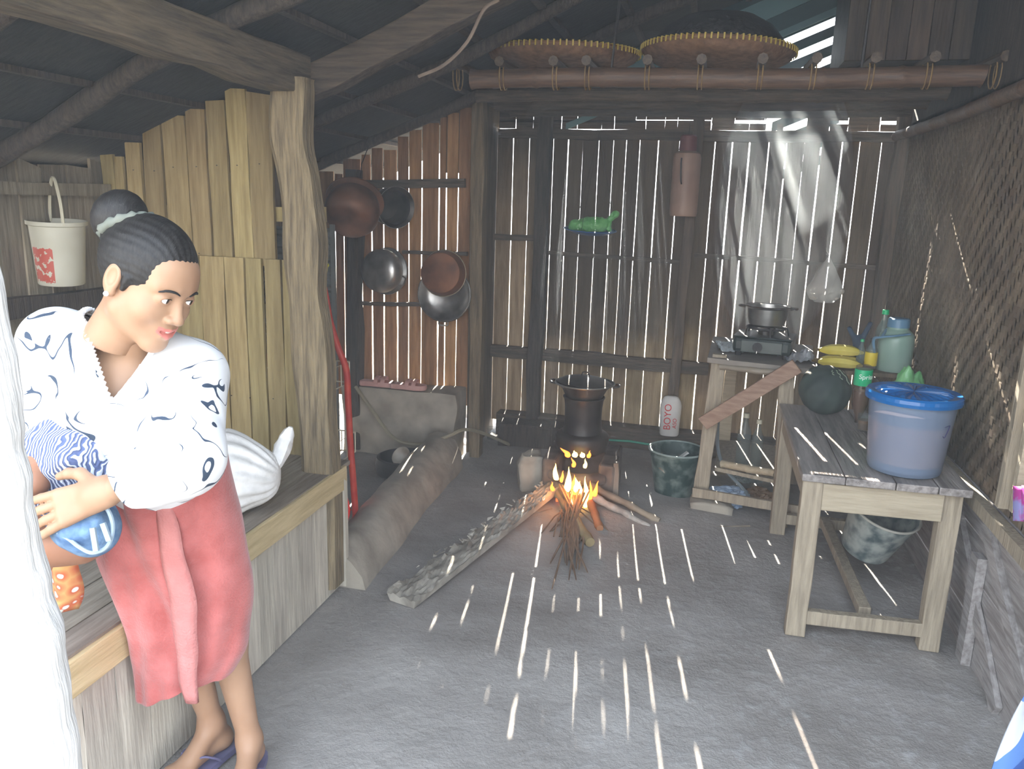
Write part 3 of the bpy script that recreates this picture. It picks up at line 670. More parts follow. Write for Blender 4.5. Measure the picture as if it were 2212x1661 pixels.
c = A(937, 970, y=4.35); mb = MB(); mb.bar(c+Vector((-.03, 0, -.02)), c+Vector((.03, 0, .02)), .004, .035, (0, 1, 0), 4, .003); mb.m = 1; mb.bar(c+Vector((-.04, -.003, .0)), c+Vector((-.015, -.003, .02)), .005, .03, (0, 1, 0)); simple('crumpled_packet', mb, [mat('white_blue_packet', (.55, .7, .8), .4, (.75, .8, .82), 30), mat('red_packet', (.7, .08, .03), .4)], 'small red and white crumpled packet at the far end of the kerb', 'packet')
mb = MB(); c = A(1075, 1000, y=4.95); mb.lathe([(0, 0), (.033, 0), (.034, .01), (.036, .09), (.034, .09), (.031, .01), (0, .006)], 20, A(1062, 950, y=5.1)); simple('drinking_glass', mb, glass_m, 'empty clear glass standing on the dark sill by the hose', 'glass', smooth=True)
mb = MB(); mb.bar((-1.28, 5.05, .13), (-.78, 5.1, .13), .16, .03, (0, 1, 0), 5, .003); mb.bar((-1.28, 4.98, .06), (-.78, 5.02, .06), .03, .14, (0, 1, 0), 5, .003)
simple('wash_shelf', mb, dark_z, 'low black shelf at the foot of the wall left of the hearth', 'shelf')

# slippers on the block
def slipper(c, rz, label):
    root = thing('slipper', label, 'slipper', c, (0, 0, rz), 'pink slippers on the concrete block')
    mb = MB(); pr_ = []
    out = [(-.115, 0), (-.10, .032), (-.03, .032), (.05, .042), (.10, .034), (.118, 0), (.10, -.034), (.05, -.042), (-.03, -.032), (-.10, -.032)]
    out = bez([(a, b_, 0) for a, b_ in out]+[(-.115, 0, 0)], 3)[:-1]
    n_ = len(out); mb.add([Vector((p.x, p.y, 0)) for p in out]+[Vector((p.x*1.03, p.y*1.05, .014)) for p in out]+[Vector((p.x, p.y, .03)) for p in out], [tuple(range(n_-1, -1, -1))]+[(i, (i+1) % n_, n_+(i+1) % n_, n_+i) for i in range(n_)]+[(n_+i, n_+(i+1) % n_, 2*n_+(i+1) % n_, 2*n_+i) for i in range(n_)]+[tuple(2*n_+i for i in range(n_))])
    mb.build('sole', mat('pink_foam', (.50, .27, .23), .7, (.62, .36, .32), 20), root, True)
    for dx in (0.0, .045):
        mb = MB(); pts = bez([(dx, -.042, .02), (dx+.005, -.035, .05), (dx+.01, 0, .062), (dx+.005, .035, .05), (dx, .042, .02)], 4)
        for a, b_ in zip(pts[:-1], pts[1:]): mb.bar(a, b_, .026, .005, (1, 0, 0))
        mb.build('strap', MATS['pink_foam'], root, True)
slipper((A(815, 830, y=4.60).x, 4.60, zt+.008), math.radians(4), 'pink slipper on the concrete block, the one nearer the dark post')
slipper((A(883, 832, y=4.60).x, 4.59, zt+.008), math.radians(2), 'pink slipper on the concrete block, the one nearer the steel lid')

# ------------------------------------------------------------------ pots hanging on the back-left wall
def pot(name, c, axis, r, h, m, label, cat='pot', lipm=None, rim=.012, open_=True, roll=0, handles=True):
    # lathe axis = from base to mouth
    ax = Vector(axis).normalized(); q = ax.to_track_quat('Z', 'Y')
    root = thing(name, label, cat, c, group=None); root.rotation_mode = 'QUATERNION'; root.rotation_quaternion = q @ Euler((0, 0, roll)).to_quaternion()
    mb = MB(); pr_ = [(0, 0), (r*.45, .004), (r*.78, h*.10), (r*.97, h*.32), (r, h*.6), (r*.93, h*.85), (r*.90, h*.93), (r*1.06, h), (r*1.05, h+.004), (r*.88, h*.93), (r*.9, h*.83), (r*.96, h*.55), (r*.92, h*.3), (r*.7, h*.12), (0, .012)]
    mb.lathe(pr_, 40); mb.build('bowl', m, root, True)
    mb = MB(); mb.tube([(r*1.06*math.cos(a), r*1.06*math.sin(a), h) for a in np.linspace(0, 2*PI, 33)[:-1]], .0035, 6, True); mb.build('rim', lipm or m, root, True)
    if handles:
        for sg in (1, -1):
            mb = MB(); mb.tube(bez([(sg*r*.97, -.03, h*.72), (sg*(r*1.16), -.022, h*.75), (sg*(r*1.16), .022, h*.75), (sg*r*.97, .03, h*.72)], 4), .005, 6); mb.build('handle', lipm or m, root, True)
    return root
c = A(752, 455, y=4.30); pot('hanging_pot', c+Vector((.05, -.10, -.07)), (-.15, .75, .62), .155, .20, copper_m, 'large brown fire-stained pot hanging highest, beside the crooked post', handles=False)
mb = MB(); qq = c+Vector((.05, .03, .06)); mb.tube([qq, qq+Vector((0, .05, .2)), Vector((qq.x, 4.5, zr(qq.x)-.05))], .003, 5); _r = bpy.data.objects['hanging_pot']; _w = mb.build('hanging_wire', soot_m, _r); _w.matrix_parent_inverse = Matrix.LocRotScale(_r.location, _r.rotation_quaternion, None).inverted()
c = A(838, 445, y=4.60); pot('hanging_pot', c+Vector((-.06, .09, 0)), (.75, -.62, -.05), .115, .15, dmetal_m, 'blackened pot with a pale rim hanging under the rail, mouth to the side', lipm=metal_m)
c = A(826, 585, y=4.66); pot('hanging_pot', c+Vector((0.0, -.10, 0.01)), (.15, .97, -.1), .135, .13, metal_m, 'dented silvery pot hanging by its rim in the middle of the boards, catching the sun', handles=True, roll=.4)
c = A(962, 635, y=4.68)
root = thing('hanging_basin', 'wide silvery aluminium pan hanging behind the brown pan', 'pan', c, (math.radians(86), 0, 0))
mb = MB(); mb.lathe([(0, -.05), (.10, -.048), (.145, -.02), (.165, .02), (.172, .022), (.166, .026), (.15, -.01), (.11, -.038), (0, -.04)], 40, sy=1.0); mb.build('bowl', metal_m, root, True)
mb = MB(); mb.tube([(.17*math.cos(a), .17*math.sin(a), .022) for a in np.linspace(0, 2*PI, 33)[:-1]], .004, 6, True); mb.build('rim', steel_m, root, True)
mb = MB(); mb.tube(bez([(-.03, -.165, .02), (-.025, -.19, .02), (.025, -.19, .02), (.03, -.165, .02)], 4), .005, 6); mb.build('handle', metal_m, root, True)
c = A(955, 590, y=4.58)
root = thing('hanging_pan', 'rusty brown pan with a flat base hanging in front of the wide silvery pan', 'pan', c, (math.radians(84), 0, math.radians(4)))
mb = MB(); mb.lathe([(0, .05), (.105, .05), (.118, .045), (.132, .0), (.136, -.03), (.142, -.032), (.140, -.036), (.13, -.03), (.125, 0), (.11, .038), (0, .042)], 40); mb.build('bowl', rust_m, root, True)
mb = MB(); mb.tube([(.138*math.cos(a), .138*math.sin(a), -.034) for a in np.linspace(0, 2*PI, 33)[:-1]], .004, 6, True); mb.build('rim', mat('greenish_rim', (.3, .3, .2), .4, None, metal=.5), root, True)
# corrugated sheet, yellow cup
mb = MB(); c0 = A(692, 492, y=4.0); c1 = A(712, 745, y=4.0); zs_ = np.linspace(c0.z, c1.z, 60); vs = []
for i, z_ in enumerate(zs_):
    off = .006*math.sin(i*2.1)
    vs += [(c0.x-.35, 4.0+off, z_), (c0.x+.055, 4.0+off, z_), (c0.x+.055, 4.004+off, z_), (c0.x-.35, 4.004+off, z_)]
fs = [(0, 1, 2, 3)]+[(i*4+k, i*4+(k+1) % 4, i*4+4+(k+1) % 4, i*4+4+k) for i in range(59) for k in range(4)]+[(239, 238, 237, 236)]
mb.add(vs, fs); mb.bar((c0.x+.075, 4.0, 0.0), (c0.x+.07, 4.0, c0.z+.02), .022, .02, (1, 0, 0)); simple('corrugated_sheet', mb, mat('grey_corrugated', (.14, .15, .14), .6, (.2, .21, .2), 5), 'dark grey corrugated sheet standing behind the crooked post', 'sheet')

# red dish rack
root = thing('dish_rack', 'red tube dish rack with cream wire baskets beside the crooked post', 'rack', (-1.62, 3.25, 0))
YR = 3.3
def RP(u, v): return A(u, v, y=YR)
pts = bez([RP(655, 545), RP(680, 580), RP(700, 625), RP(712, 690), RP(730, 750), RP(748, 800), RP(752, 870), RP(757, 960), RP(764, 1050), RP(770, 1140)], 5)
pts[-1].z = max(pts[-1].z, .0)
mb = MB(); mb.tube(pts, .0155, 10); mb.build('upright', red_m, root, True, world=True)
mb = MB(); mb.tube([p+Vector((-.42, .02, 0)) for p in pts], .0155, 10); mb.build('upright', red_m, root, True, world=True)
for (u, v) in ((735, 790), (748, 945), (760, 1120)):
    c = RP(u, v); mb = MB(); z_ = c.z; x1 = c.x-.002; x0 = x1-.42; ya, yb = YR-.16, YR+.10
    for zz in (z_, z_-.10):
        mb.tube([(x0, ya, zz), (x1, ya, zz), (x1, yb, zz), (x0, yb, zz)], .0035, 6, True)
    for t in np.linspace(0, 1, 7):
        xx = x0+(x1-x0)*t; mb.tube([(xx, ya, z_), (xx, ya, z_-.10), (xx, yb, z_-.10), (xx, yb, z_)], .0028, 5)
    for t in (.33, .66, 1): yy = ya+(yb-ya)*t; mb.tube([(x1, yy, z_), (x1, yy, z_-.10)], .0028, 5)
    mb.build('wire_basket', cream_wire if v < 1000 else mat('rust_wire', (.5, .22, .12), .5), root, True, world=True)
root = thing('red_bowl', 'shiny red plastic bowl leaning in the lowest basket of the dish rack', 'bowl', RP(728, 1095)+Vector((-.06, -.03, -.01)), (math.radians(10), math.radians(68), 0))
mb = MB(); mb.lathe([(0, 0), (.05, .002), (.085, .03), (.10, .075), (.104, .08), (.096, .076), (.08, .034), (.045, .008), (0, .006)], 32); mb.build('bowl', mat('red_plastic', (.8, .07, .06), .25), root, True)
root = thing('yellow_cup', 'bright yellow plastic cup at the top of the dish rack', 'cup', RP(687, 605)+Vector((-.03, .04, -.03)), (math.radians(12), math.radians(10), 0))
mb = MB(); mb.lathe([(0, 0), (.04, 0), (.05, .1), (.054, .102), (.05, .106), (.046, .1), (.037, .006), (0, .004)], 24); mb.build('cup', mat('yellow_plastic', (.75, .68, .02), .35), root, True)

# ------------------------------------------------------------------ hearth
HX, HY = -.60, 4.22
mb = MB()
def rock(c, r, seed, m, label, name='hearth_stone', cat='stone', rot=0):
    bm = bmesh.new(); bmesh.ops.create_cube(bm, size=1); bmesh.ops.subdivide_edges(bm, edges=bm.edges, cuts=5, use_grid_fill=True)
    for v in bm.verts:
        d = v.co.normalized()*.62; v.co = v.co.lerp(d, .13); v.co = Vector((v.co.x*r[0], v.co.y*r[1], v.co.z*r[2])); v.co += Vector((noise.noise(v.co*14+Vector((seed, 0, 0))), noise.noise(v.co*14+Vector((0, seed, 0))), noise.noise(v.co*14+Vector((0, 0, seed)))))*min(r)*.22
    me = bpy.data.meshes.new(name); bm.to_mesh(me); bm.free(); me.materials.append(m)
    me.polygons.foreach_set('use_smooth', [True]*len(me.polygons))
    o = bpy.data.objects.new(name, me); COL.objects.link(o); o.location = c; o.rotation_euler = (0, 0, rot); return tagit(o, label, cat)
s = A(1143, 1050, z=0.03); rock((s.x, s.y+.02, .115), (.12, .12, .21), 2, stone_m, 'pale squared stone standing left of the fire', rot=.3)
s = A(1535, 1103, z=0.0); rock((s.x, s.y, .02), (.22, .14, .08), 5, stone_m, 'flat pale stone under the leg of the stove stand', 'foot_stone')
# clay stove behind the fire: horseshoe with a front bridge
root = thing('clay_stove', 'soot-blackened horseshoe clay stove carrying the steamer over the fire', 'stove', (HX, HY, 0))
for nm, x0, x1 in (('side_wall', -.20, -.115), ('side_wall', .115, .20)):
    mb = MB(); mb.bar((x0/2+x1/2, -.16, .115), (x0/2+x1/2, .2, .115), abs(x1-x0), .25, (1, 0, 0), 7, .006); mb.build(nm, sootstone_m, root, bevel=.015)
mb = MB(); mb.tube([(-.14, -.14, .155), (-.07, -.175, .150), (0, -.185, .148), (.07, -.175, .150), (.14, -.14, .155)], [.036, .034, .033, .034, .036], 10); mb.build('front_bridge', sootstone_m, root, True)
mb = MB(); mb.bar((-.2, .2, .115), (.2, .2, .115), .06, .25, (0, 1, 0), 5, .006); mb.build('rear_wall', sootstone_m, root, bevel=.015)
for sx in (.215,):
    mb = MB(); mb.bar((sx, -.14, -.0), (sx-.01, -.13, .25), .028, .04, (1, 0, 0), 4, .003); mb.build('side_board', mat('grey_stake', (.14, .12, .10), .9, (.25, .22, .18), 5), root)
# steamer
cs = A(1255, 970, y=HY); SZ = .245
root = thing('steamer_pot', 'tall soot-black waisted steamer pot standing over the fire', 'pot', (cs.x, HY+.02, SZ))
mb = MB(); mb.lathe([(0, 0), (.11, .0), (.14, .02), (.149, .06), (.149, .095), (.140, .108), (.112, .118), (.104, .15), (.101, .20), (.103, .26), (.108, .30), (.116, .315), (.112, .318), (.10, .30), (0, .295)], 44); mb.build('body', mat('black_smoked_pot', (.012, .012, .012), .45, (.045, .04, .034), 7, (1, 1, 1), .2, metal=.3), root, True)
root2 = thing('steamer_pan', 'wide black two-handled pan sitting in the mouth of the steamer pot', 'pan', (cs.x, HY+.02, SZ+.305))
mb = MB(); mb.lathe([(0, 0), (.09, 0), (.10, .01), (.125, .06), (.16, .085), (.163, .09), (.158, .092), (.12, .068), (.095, .02), (0, .012)], 44); mb.build('bowl', dmetal_m, root2, True)
mb = MB(); mb.tube([(.162*math.cos(a), .162*math.sin(a), .088) for a in np.linspace(0, 2*PI, 41)[:-1]], .0045, 6, True); mb.build('rim', mat('worn_rim', (.25, .25, .22), .4, None, metal=.6), root2, True)
for sg in (1, -1):
    mb = MB(); mb.tube(bez([(sg*.155, -.035, .08), (sg*.185, -.025, .085), (sg*.185, .025, .085), (sg*.155, .035, .08)], 4), .007, 6); mb.build('handle', dmetal_m, root2, True)
root3 = thing('pan_lid', 'black dished lid lying crooked on the steamer pan', 'lid', (cs.x, HY+.02, SZ+.395), (math.radians(-3), math.radians(2), 0))
mb = MB(); mb.lathe([(0, .038), (.05, .036), (.11, .024), (.145, .004), (.153, .0), (.152, -.004), (.14, .0), (.11, .018), (.05, .030), (0, .032)], 40); mb.build('lid', dmetal_m, root3, True)
mb = MB(); mb.tube(bez([(-.02, 0, .035), (-.015, 0, .055), (.015, 0, .055), (.02, 0, .035)], 4), .004, 6); mb.build('handle', dmetal_m, root3, True)

# fire
root = thing('cooking_fire', 'orange wood fire burning under the steamer at the ends of the sticks', 'fire', (HX, HY-.3, .03))
fy = emis('yellow_flame', (1, .62, .16), 9); fo_ = emis('orange_flame', (1, .22, .03), 4.5); fe = emis('ember_glow', (1, .16, .03), 1.8)
rf_ = random.Random(11)
def flame(p, h, r, m, lean, sw=1):
    n_ = 17; pts = []; rs_ = []
    for k in range(n_):
        t = k/(n_-1); pts.append(p+Vector((lean*t*t+.010*sw*math.sin(t*5)*t, .006*math.sin(t*4+h*50), h*t))); rs_.append(r*(max(0, math.sin(PI*min(1, (t+.10)/1.10)**.62))**.9)*(1-t*.55)+.0006)
    mb = MB(); mb.tube(pts, rs_, 9)
    for v in mb.v: v += Vector((noise.noise(v*22), noise.noise(v*22+Vector((9, 0, 0)))*.6, 0))*.006
    mb.build('flame', m, root, True, world=True)
FY = HY-.24
for (u, v, h, r, m, l) in ((1202, 1035, .085, .014, fy, -.02), (1212, 1040, .06, .012, fo_, .015), (1225, 1062, .14, .020, fy, .015), (1240, 1068, .11, .016, fo_, -.012), (1250, 1085, .12, .018, fy, .012), (1263, 1095, .17, .019, fy, .006), (1272, 1085, .12, .014, fo_, .012), (1236, 1090, .10, .015, fy, -.006),
                        (1257, 1108, .10, .013, fo_, .0), (1284, 1070, .08, .015, fo_, .025), (1195, 1060, .05, .012, fo_, -.02), (1246, 1060, .07, .022, fy, .0)):
    flame(A(u, v, y=FY-.05), h, r, m, l, 1 if l >= 0 else -1)
for (u, v, h, r, m, l) in ((1226, 986, .045, .016, fo_, -.03), (1240, 986, .035, .016, fy, .01), (1256, 987, .03, .016, fy, .01), (1270, 988, .04, .013, fo_, .02), (1240, 1008, .05, .012, fo_, -.01), (1264, 1010, .05, .012, fy, .008)):
    flame(A(u, v, y=FY+.085), h, r, m, l)
mb = MB()
for k in range(22):
    c = Vector((HX+rf_.uniform(-.09, .09), HY-.24+rf_.uniform(-.08, .1), .055+rf_.uniform(0, .035))); a = rf_.uniform(0, 3.1)
    mb.bar(c-Vector((math.cos(a), math.sin(a), 0))*.02, c+Vector((math.cos(a), math.sin(a), .2))*.02, .014, .012, None, 2, .003)
mb.build('embers', fe, root, world=True)['kind'] = 'stuff'
pl = bpy.data.lights.new('fire_light', 'POINT'); plo = bpy.data.objects.new('fire_light', pl); COL.objects.link(plo); plo.parent = root
pl.energy = 3.5; pl.color = (1, .36, .1); pl.shadow_soft_size = .06; plo.location = (0.01, -.06, .12)

# firewood
rotten = mat('flaky_rotten_wood', (.20, .18, .15), .9, (.44, .41, .35), 9, (1, 1, 1), .8)
def rotten_plank():
    a = A(868, 1296, z=.02); b = A(1225, 1035, z=.10); b.z = .11; mb = MB(); n_ = 60; d = (b-a).normalized(); sd = Vector((0, 0, 1)).cross(d).normalized(); vs = []
    cols = 12
    for i in range(n_+1):
        t = i/n_; c = a.lerp(b, t); w = .135*(1-t)+.075*t
        for j in range(cols+1):
            s_ = j/cols-.5; edge = 0
            if j == cols: edge = .035*max(0, noise.noise(Vector((t*22, 5, 0)))+.25)*(1-t*.3)
            if j == 0: edge = -.012*noise.noise(Vector((t*12, 1, 0)))
            p = c+sd*(s_*w+edge); z_ = .012+.010*noise.noise(Vector((t*18, s_*5, 2)))+.012*noise.noise(Vector((t*50, s_*11, 2)))
            if j >= cols-1: z_ += .03*max(0, noise.noise(Vector((t*31, 5, 9))))
            vs.append(p+Vector((0, 0, z_)))
        for j in range(cols+1):
            s_ = j/cols-.5; vs.append(c+sd*s_*w*.9+Vector((0, 0, -.020)))
    R_ = 2*(cols+1); fs = []
    for i in range(n_):
        for j in range(cols):
            q = i*R_+j; fs.append((q, q+1, q+1+R_, q+R_)); q2 = q+cols+1; fs.append((q2+1, q2, q2+R_, q2+1+R_))
        q = i*R_; fs.append((q+cols+1, q, q+R_, q+cols+1+R_)); fs.append((q+cols, q+2*cols+1, q+2*cols+1+R_, q+cols+R_))
    fs.append(tuple(list(range(cols+1))[::-1]+list(range(cols+1, R_)))); q = n_*R_; fs.append(tuple([q+k for k in range(cols+1)]+[q+k for k in range(R_-1, cols, -1)]))
    mb.add(vs, fs)
    rr = random.Random(2)
    for k in range(46):     # flakes of bark standing up along the edge
        t = rr.random()**.8*.86; c = a.lerp(b, t)+sd*(rr.uniform(.2, .5)*(.15*(1-t)+.085*t))+Vector((0, 0, .03)); s_ = rr.uniform(.008, .022)
        e = [Vector((rr.uniform(-1, 1), rr.uniform(-1, 1), rr.uniform(-.1, 1)))*s_ for _ in range(4)]
        th = Vector((.003, .002, .003)); mb.add([c+x_ for x_ in e]+[c+x_+th for x_ in e], [(0, 1, 2, 3), (7, 6, 5, 4), (0, 4, 5, 1), (1, 5, 6, 2), (2, 6, 7, 3), (3, 7, 4, 0)])
    simple('rotten_plank', mb, rotten, 'long pale flaky rotten plank with its far end in the fire', 'firewood')
rotten_plank()
def log(a, b, r0, r1, m, label, name='firewood_log', n=10):
    a, b = Vector(a), Vector(b); mb = MB(); pts = [a.lerp(b, i/10)+Vector((0, 0, .003*math.sin(i*1.1+r0*90))) for i in range(11)]
    mb.tube(pts, [r0+(r1-r0)*i/10+.003*math.sin(i*2.3) for i in range(11)], n); return simple(name, mb, m, label, 'firewood', smooth=True)
wood_l = mat('pale_bark', (.15, .12, .09), .85, (.32, .27, .20), 8, (1, 1, 1), .5)
E0 = A(1272, 1030, y=FY); 
def G(u, v, z): return A(u, v, z=z)
log(G(1275, 1048, .13), G(1425, 1125, .03), .020, .017, wood_l, 'smooth pale branch running out of the fire towards the bucket')
log(G(1285, 1075, .09), G(1405, 1138, .02), .022, .013, ash_m, 'ash-grey branch lying under the pale branch right of the fire')
log(G(1270, 1070, .085), G(1296, 1142, .03), .022, .02, mat('glowing_brown_wood', (.28, .10, .04), .8, (.42, .19, .08), 8), 'short split stick glowing brown just right of the flames')
log(G(1200, 1060, .09), G(1275, 1172, .035), .02, .026, mat('yellow_end_wood', (.2, .15, .08), .85, (.34, .27, .14), 8), 'thick stick with a sawn yellow end pointing at the viewer')
rs = random.Random(21)
st_m = mat('thin_brown_twigs', (.12, .075, .05), .8, (.26, .18, .12), 8)
for k in range(24):
    u0 = 1205+k*2.9+rs.uniform(-4, 4); u1 = 1236+rs.uniform(-12, 14); v1 = rs.choice([1180, 1205, 1215]) + rs.uniform(-10, 14)
    spread = rs.random() < .4
    a = A(u0, 1052+rs.uniform(-6, 12), y=FY-.02); mid = A(u1+rs.uniform(-9, 9), 1140, z=.06); e = A(u1+(rs.uniform(-55, 55) if spread else rs.uniform(-9, 9)), v1+(rs.uniform(10, 50) if spread else rs.uniform(0, 10)), z=.02)
    mb = MB(); mb.tube(bez([a, mid, e], 6), [.0048]*12+[.003], 5)
    o = simple('firewood_twig', mb, st_m, 'thin brown twig in the bundle hanging out of the front of the fire', 'twig', smooth=True, group='twigs hanging from the fire')
for k in range(12):
    u0 = 1190+rs.uniform(0, 90); a = A(u0, 1085+rs.uniform(0, 20), z=.06); an = rs.uniform(-.9, .9); e = A(u0+math.sin(an)*110, 1090+math.cos(an)*70, z=.015)
    mb = MB(); mb.tube([a, a.lerp(e, .5)+Vector((0, 0, .02)), e], .0035, 5)
    simple('loose_twig', mb, st_m, 'thin dark twig scattered loose on the ash round the fire', 'twig', group='loose twigs on the ash')
mb = MB(); mb.tube(bez([G(1275, 1098, .03), G(1380, 1128, .02), G(1500, 1138, .015), G(1620, 1136, .015)], 6), .005, 5); simple('long_twig', mb, wood_l, 'single long thin stick lying from the fire towards the table', 'stick', smooth=True)
mb = MB(); mb.tube([G(1050, 940, .01), G(1050, 940, .011)], .001, 3)

# ------------------------------------------------------------------ dirty bucket with rubbish
def bucket(name, label, c, rot, r0, r1, h, m, rimm):
    root = thing(name, label, 'bucket', c, rot)
    mb = MB(); mb.lathe([(0, 0), (r0, 0), (r0+.003, .006), (r1-.01, h-.04), (r1-.006, h-.03), (r1-.008, h-.02), (r1-.004, h-.01), (r1-.002, h), (r1-.01, h), (r1-.016, h-.03), (r0-.004, .01), (0, .006)], 44); mb.build('body', m, root, True)
    mb = MB(); mb.tube([(r1*math.cos(a), r1*math.sin(a), h) for a in np.linspace(0, 2*PI, 41)[:-1]], .006, 8, True); mb.build('rim', rimm, root, True)
    return root
c = A(1455, 1066, z=.0)
gm = mat('dirty_dark_green_plastic', (.02, .05, .045), .5, (.20, .25, .22), 16, (1, 1, 1), .2, ramp=(.45, .75))
bucket('rubbish_bucket', 'dirt-smeared dark green bucket full of rubbish beside the stove stand', (c.x, c.y, .005), (0, 0, 0), .105, .155, .26, gm, mat('pale_green_rim', (.16, .22, .20), .5, (.3, .36, .34), 20))
root = thing('paper_rubbish', 'crumpled white paper packet sticking up in the dirty green bucket', 'rubbish', (c.x+.0, c.y, .16), (0, 0, .2))
mb = MB(); mb.bar((-.03, -.02, .02), (.06, .0, .09), .03, .012, (0, 1, 0), 4, .003); mb.m = 1; mb.bar((.02, -.03, .0), (.07, -.02, .05), .05, .006, (0, 1, 0), 4, .003)
mb.build('packet', [mat('white_paper', (.7, .7, .66), .7), mat('grey_plastic_bag', (.35, .4, .4), .5)], root)
mb = MB(); rr = random.Random(4)
for k in range(30):
    p = Vector((rr.uniform(-.1, .1), rr.uniform(-.1, .1), rr.uniform(0, .03))); e = [p+Vector((rr.uniform(-.03, .03), rr.uniform(-.03, .03), rr.uniform(-.01, .02))) for _ in range(4)]; mb.add(e+[x_+Vector((0, 0, .002)) for x_ in e], [(0, 1, 2, 3), (7, 6, 5, 4), (0, 4, 5, 1), (1, 5, 6, 2), (2, 6, 7, 3), (3, 7, 4, 0)])
mb.build('scraps', mat('brown_scraps', (.12, .09, .06), .9, (.4, .36, .3), 30, island=.5), root)

# white carton with red letters standing by the wall
def text_mesh(s, size, font_scale=1.0, ext=.0006):
    cu = bpy.data.curves.new('lettering', 'FONT'); cu.body = s; cu.size = size; cu.extrude = ext; cu.align_x = 'CENTER'; cu.align_y = 'CENTER'
    o = bpy.data.objects.new('lettering', cu); COL.objects.link(o); dg = bpy.context.evaluated_depsgraph_get(); me = bpy.data.meshes.new_from_object(o.evaluated_get(dg)); bpy.data.objects.remove(o); return me
c = A(1443, 962, y=5.08); root = thing('printed_bag', 'white plastic bag bottle with red upright lettering against the boards', 'bottle', (c.x, 5.10, .14), (0, 0, .05))
mb = MB(); mb.lathe([(0, 0), (.058, 0), (.064, .01), (.066, .20), (.06, .235), (.045, .255), (.03, .262), (0, .262)], 28, sy=.55)
for v in mb.v: v += Vector((noise.noise(v*25), 0, 0))*.006
mb.build('body', mat('white_printed_plastic', (.62, .60, .56), .5, (.72, .70, .67), 12), root, True)
redl = mat('red_print', (.65, .04, .04), .5)
for s_, x_, z_, sz in (('BOYO', -.016, .13, .062), ('ASO', .030, .09, .035)):
    me = text_mesh(s_, sz); me.materials.clear(); me.materials.append(redl)
    me.transform(Matrix.Rotation(PI/2, 4, 'X') @ Matrix.Rotation(PI/2, 4, 'Z'))
    o = bpy.data.objects.new('lettering', me); COL.objects.link(o); o.parent = root; o.location = (x_, -.038, z_)
mb = MB(); mb.tube([A(1310, 950, y=5.15), A(1360, 953, y=5.15), A(1415, 962, y=5.15)], .007, 6); simple('green_strip', mb, mat('green_pipe', (.05, .38, .25), .5), 'thin green pipe along the foot of the boards right of the steamer', 'pipe')

# ------------------------------------------------------------------ stove stand
S = lambda u, v, y: A(u, v, y=y)
root = thing('stove_stand', 'rough pole and board stand carrying the gas stove by the wall', 'stand', (.25, 4.4, 0))
SZt = .83
mb = MB(); p = [Vector((.03, 4.22, SZt)), Vector((.55, 4.10, SZt)), Vector((.62, 4.85, SZt)), Vector((.06, 4.95, SZt))]
mb.hexa([q-Vector((0, 0, .028)) for q in p]+p); mb.build('top_board', mat('dirty_stand_top', (.15, .13, .11), .6, (.30, .27, .23), 5, (1, 1, 1), .3), root, world=True, bevel=.003)
for a, b, w, m in ((S(1556, 765, 4.26), S(1508, 1100, 4.26), .075, tbl_m), (S(1585, 765, 4.85), S(1553, 1040, 4.85), .07, pale_bam), (S(1700, 800, 4.12), S(1683, 1145, 4.08), .07, tbl_m), (Vector((.57, 4.8, .8)), Vector((.58, 4.8, 0)), .06, tbl_m)):
    if b.z < .04: b.z = .0
    mb = MB(); mb.bar(b, a, w, .05, (1, 0, 0), 6, .004); mb.build('leg', m, root, world=True, bevel=.004)
mb = MB(); bamboo(mb, S(1556, 792, 4.22), S(1712, 808, 4.10), .016); mb.build('crossbar', mat('grey_bamboo', (.2, .17, .13), .5, (.3, .26, .2), 6), root, True, world=True)
mb = MB(); bamboo(mb, S(1560, 1002, 4.30), S(1675, 1023, 4.12), .020); mb.build('crossbar', pale_bam, root, True, world=True)
mb = MB(); mb.bar(S(1497, 1062, 4.2), S(1745, 1105, 4.02), .02, .05, (0, 1, 0), 5, .003); mb.build('foot_rail', tbl_m, root, world=True)
mb = MB(); q = S(1560, 985, 4.5).z; mb.hexa([(.12, 4.28, q-.02), (.48, 4.15, q-.02), (.58, 4.8, q-.02), (.14, 4.85, q-.02), (.12, 4.28, q), (.48, 4.15, q), (.58, 4.8, q), (.14, 4.85, q)]); mb.build('lower_shelf', tbl_m, root, world=True); SHZ = q
mb = MB(); mb.bar(S(1518, 915, 4.17), S(1722, 790, 4.02), .016, .075, (0, 1, 0), 5, .001)
simple('loose_board', mb, mat('red_brown_board', (.24, .15, .11), .6, (.36, .25, .18), 4, XS, .3), 'slanting red-brown board nailed across the front of the stove stand', 'board', bevel=.003)
# glass bottles on the lower shelf
def gbottle(name, label, c, h, r, capm, group=None, m=None, neck=.3, liquid=None, cat='bottle'):
    root = thing(name, label, cat, c, group=group)
    mb = MB(); mb.lathe([(0, 0), (r*.92, 0), (r, .008), (r, h*(.60)), (r*.9, h*.68), (r*.45, h*.80), (r*.36, h*.86), (r*.36, h*.93), (r*.30, h*.93), (r*.38, h*.80), (r*.84, h*.67), (r*.93, h*.58), (r*.93, .012), (0, .010)], 28); mb.build('glass', m or glass_m, root, True)
    mb = MB(); mb.lathe([(0, h*.92), (r*.46, h*.92), (r*.42, h), (0, h)], 20); mb.build('cap', capm, root, True)
    if liquid:
        mb = MB(); mb.lathe([(0, .012), (r*.9, .012), (r*.9, h*liquid[1]), (0, h*liquid[1])], 24); mb.build('liquid', liquid[0], root, True)
    return root
corkm = mat('pale_stopper', (.5, .47, .35), .6)
c = S(1604, 985, 4.35); gbottle('glass_bottle', 'clear long-necked bottle on the lower shelf, nearer the slanting leg', (c.x, 4.35, SHZ), .30, .038, corkm)
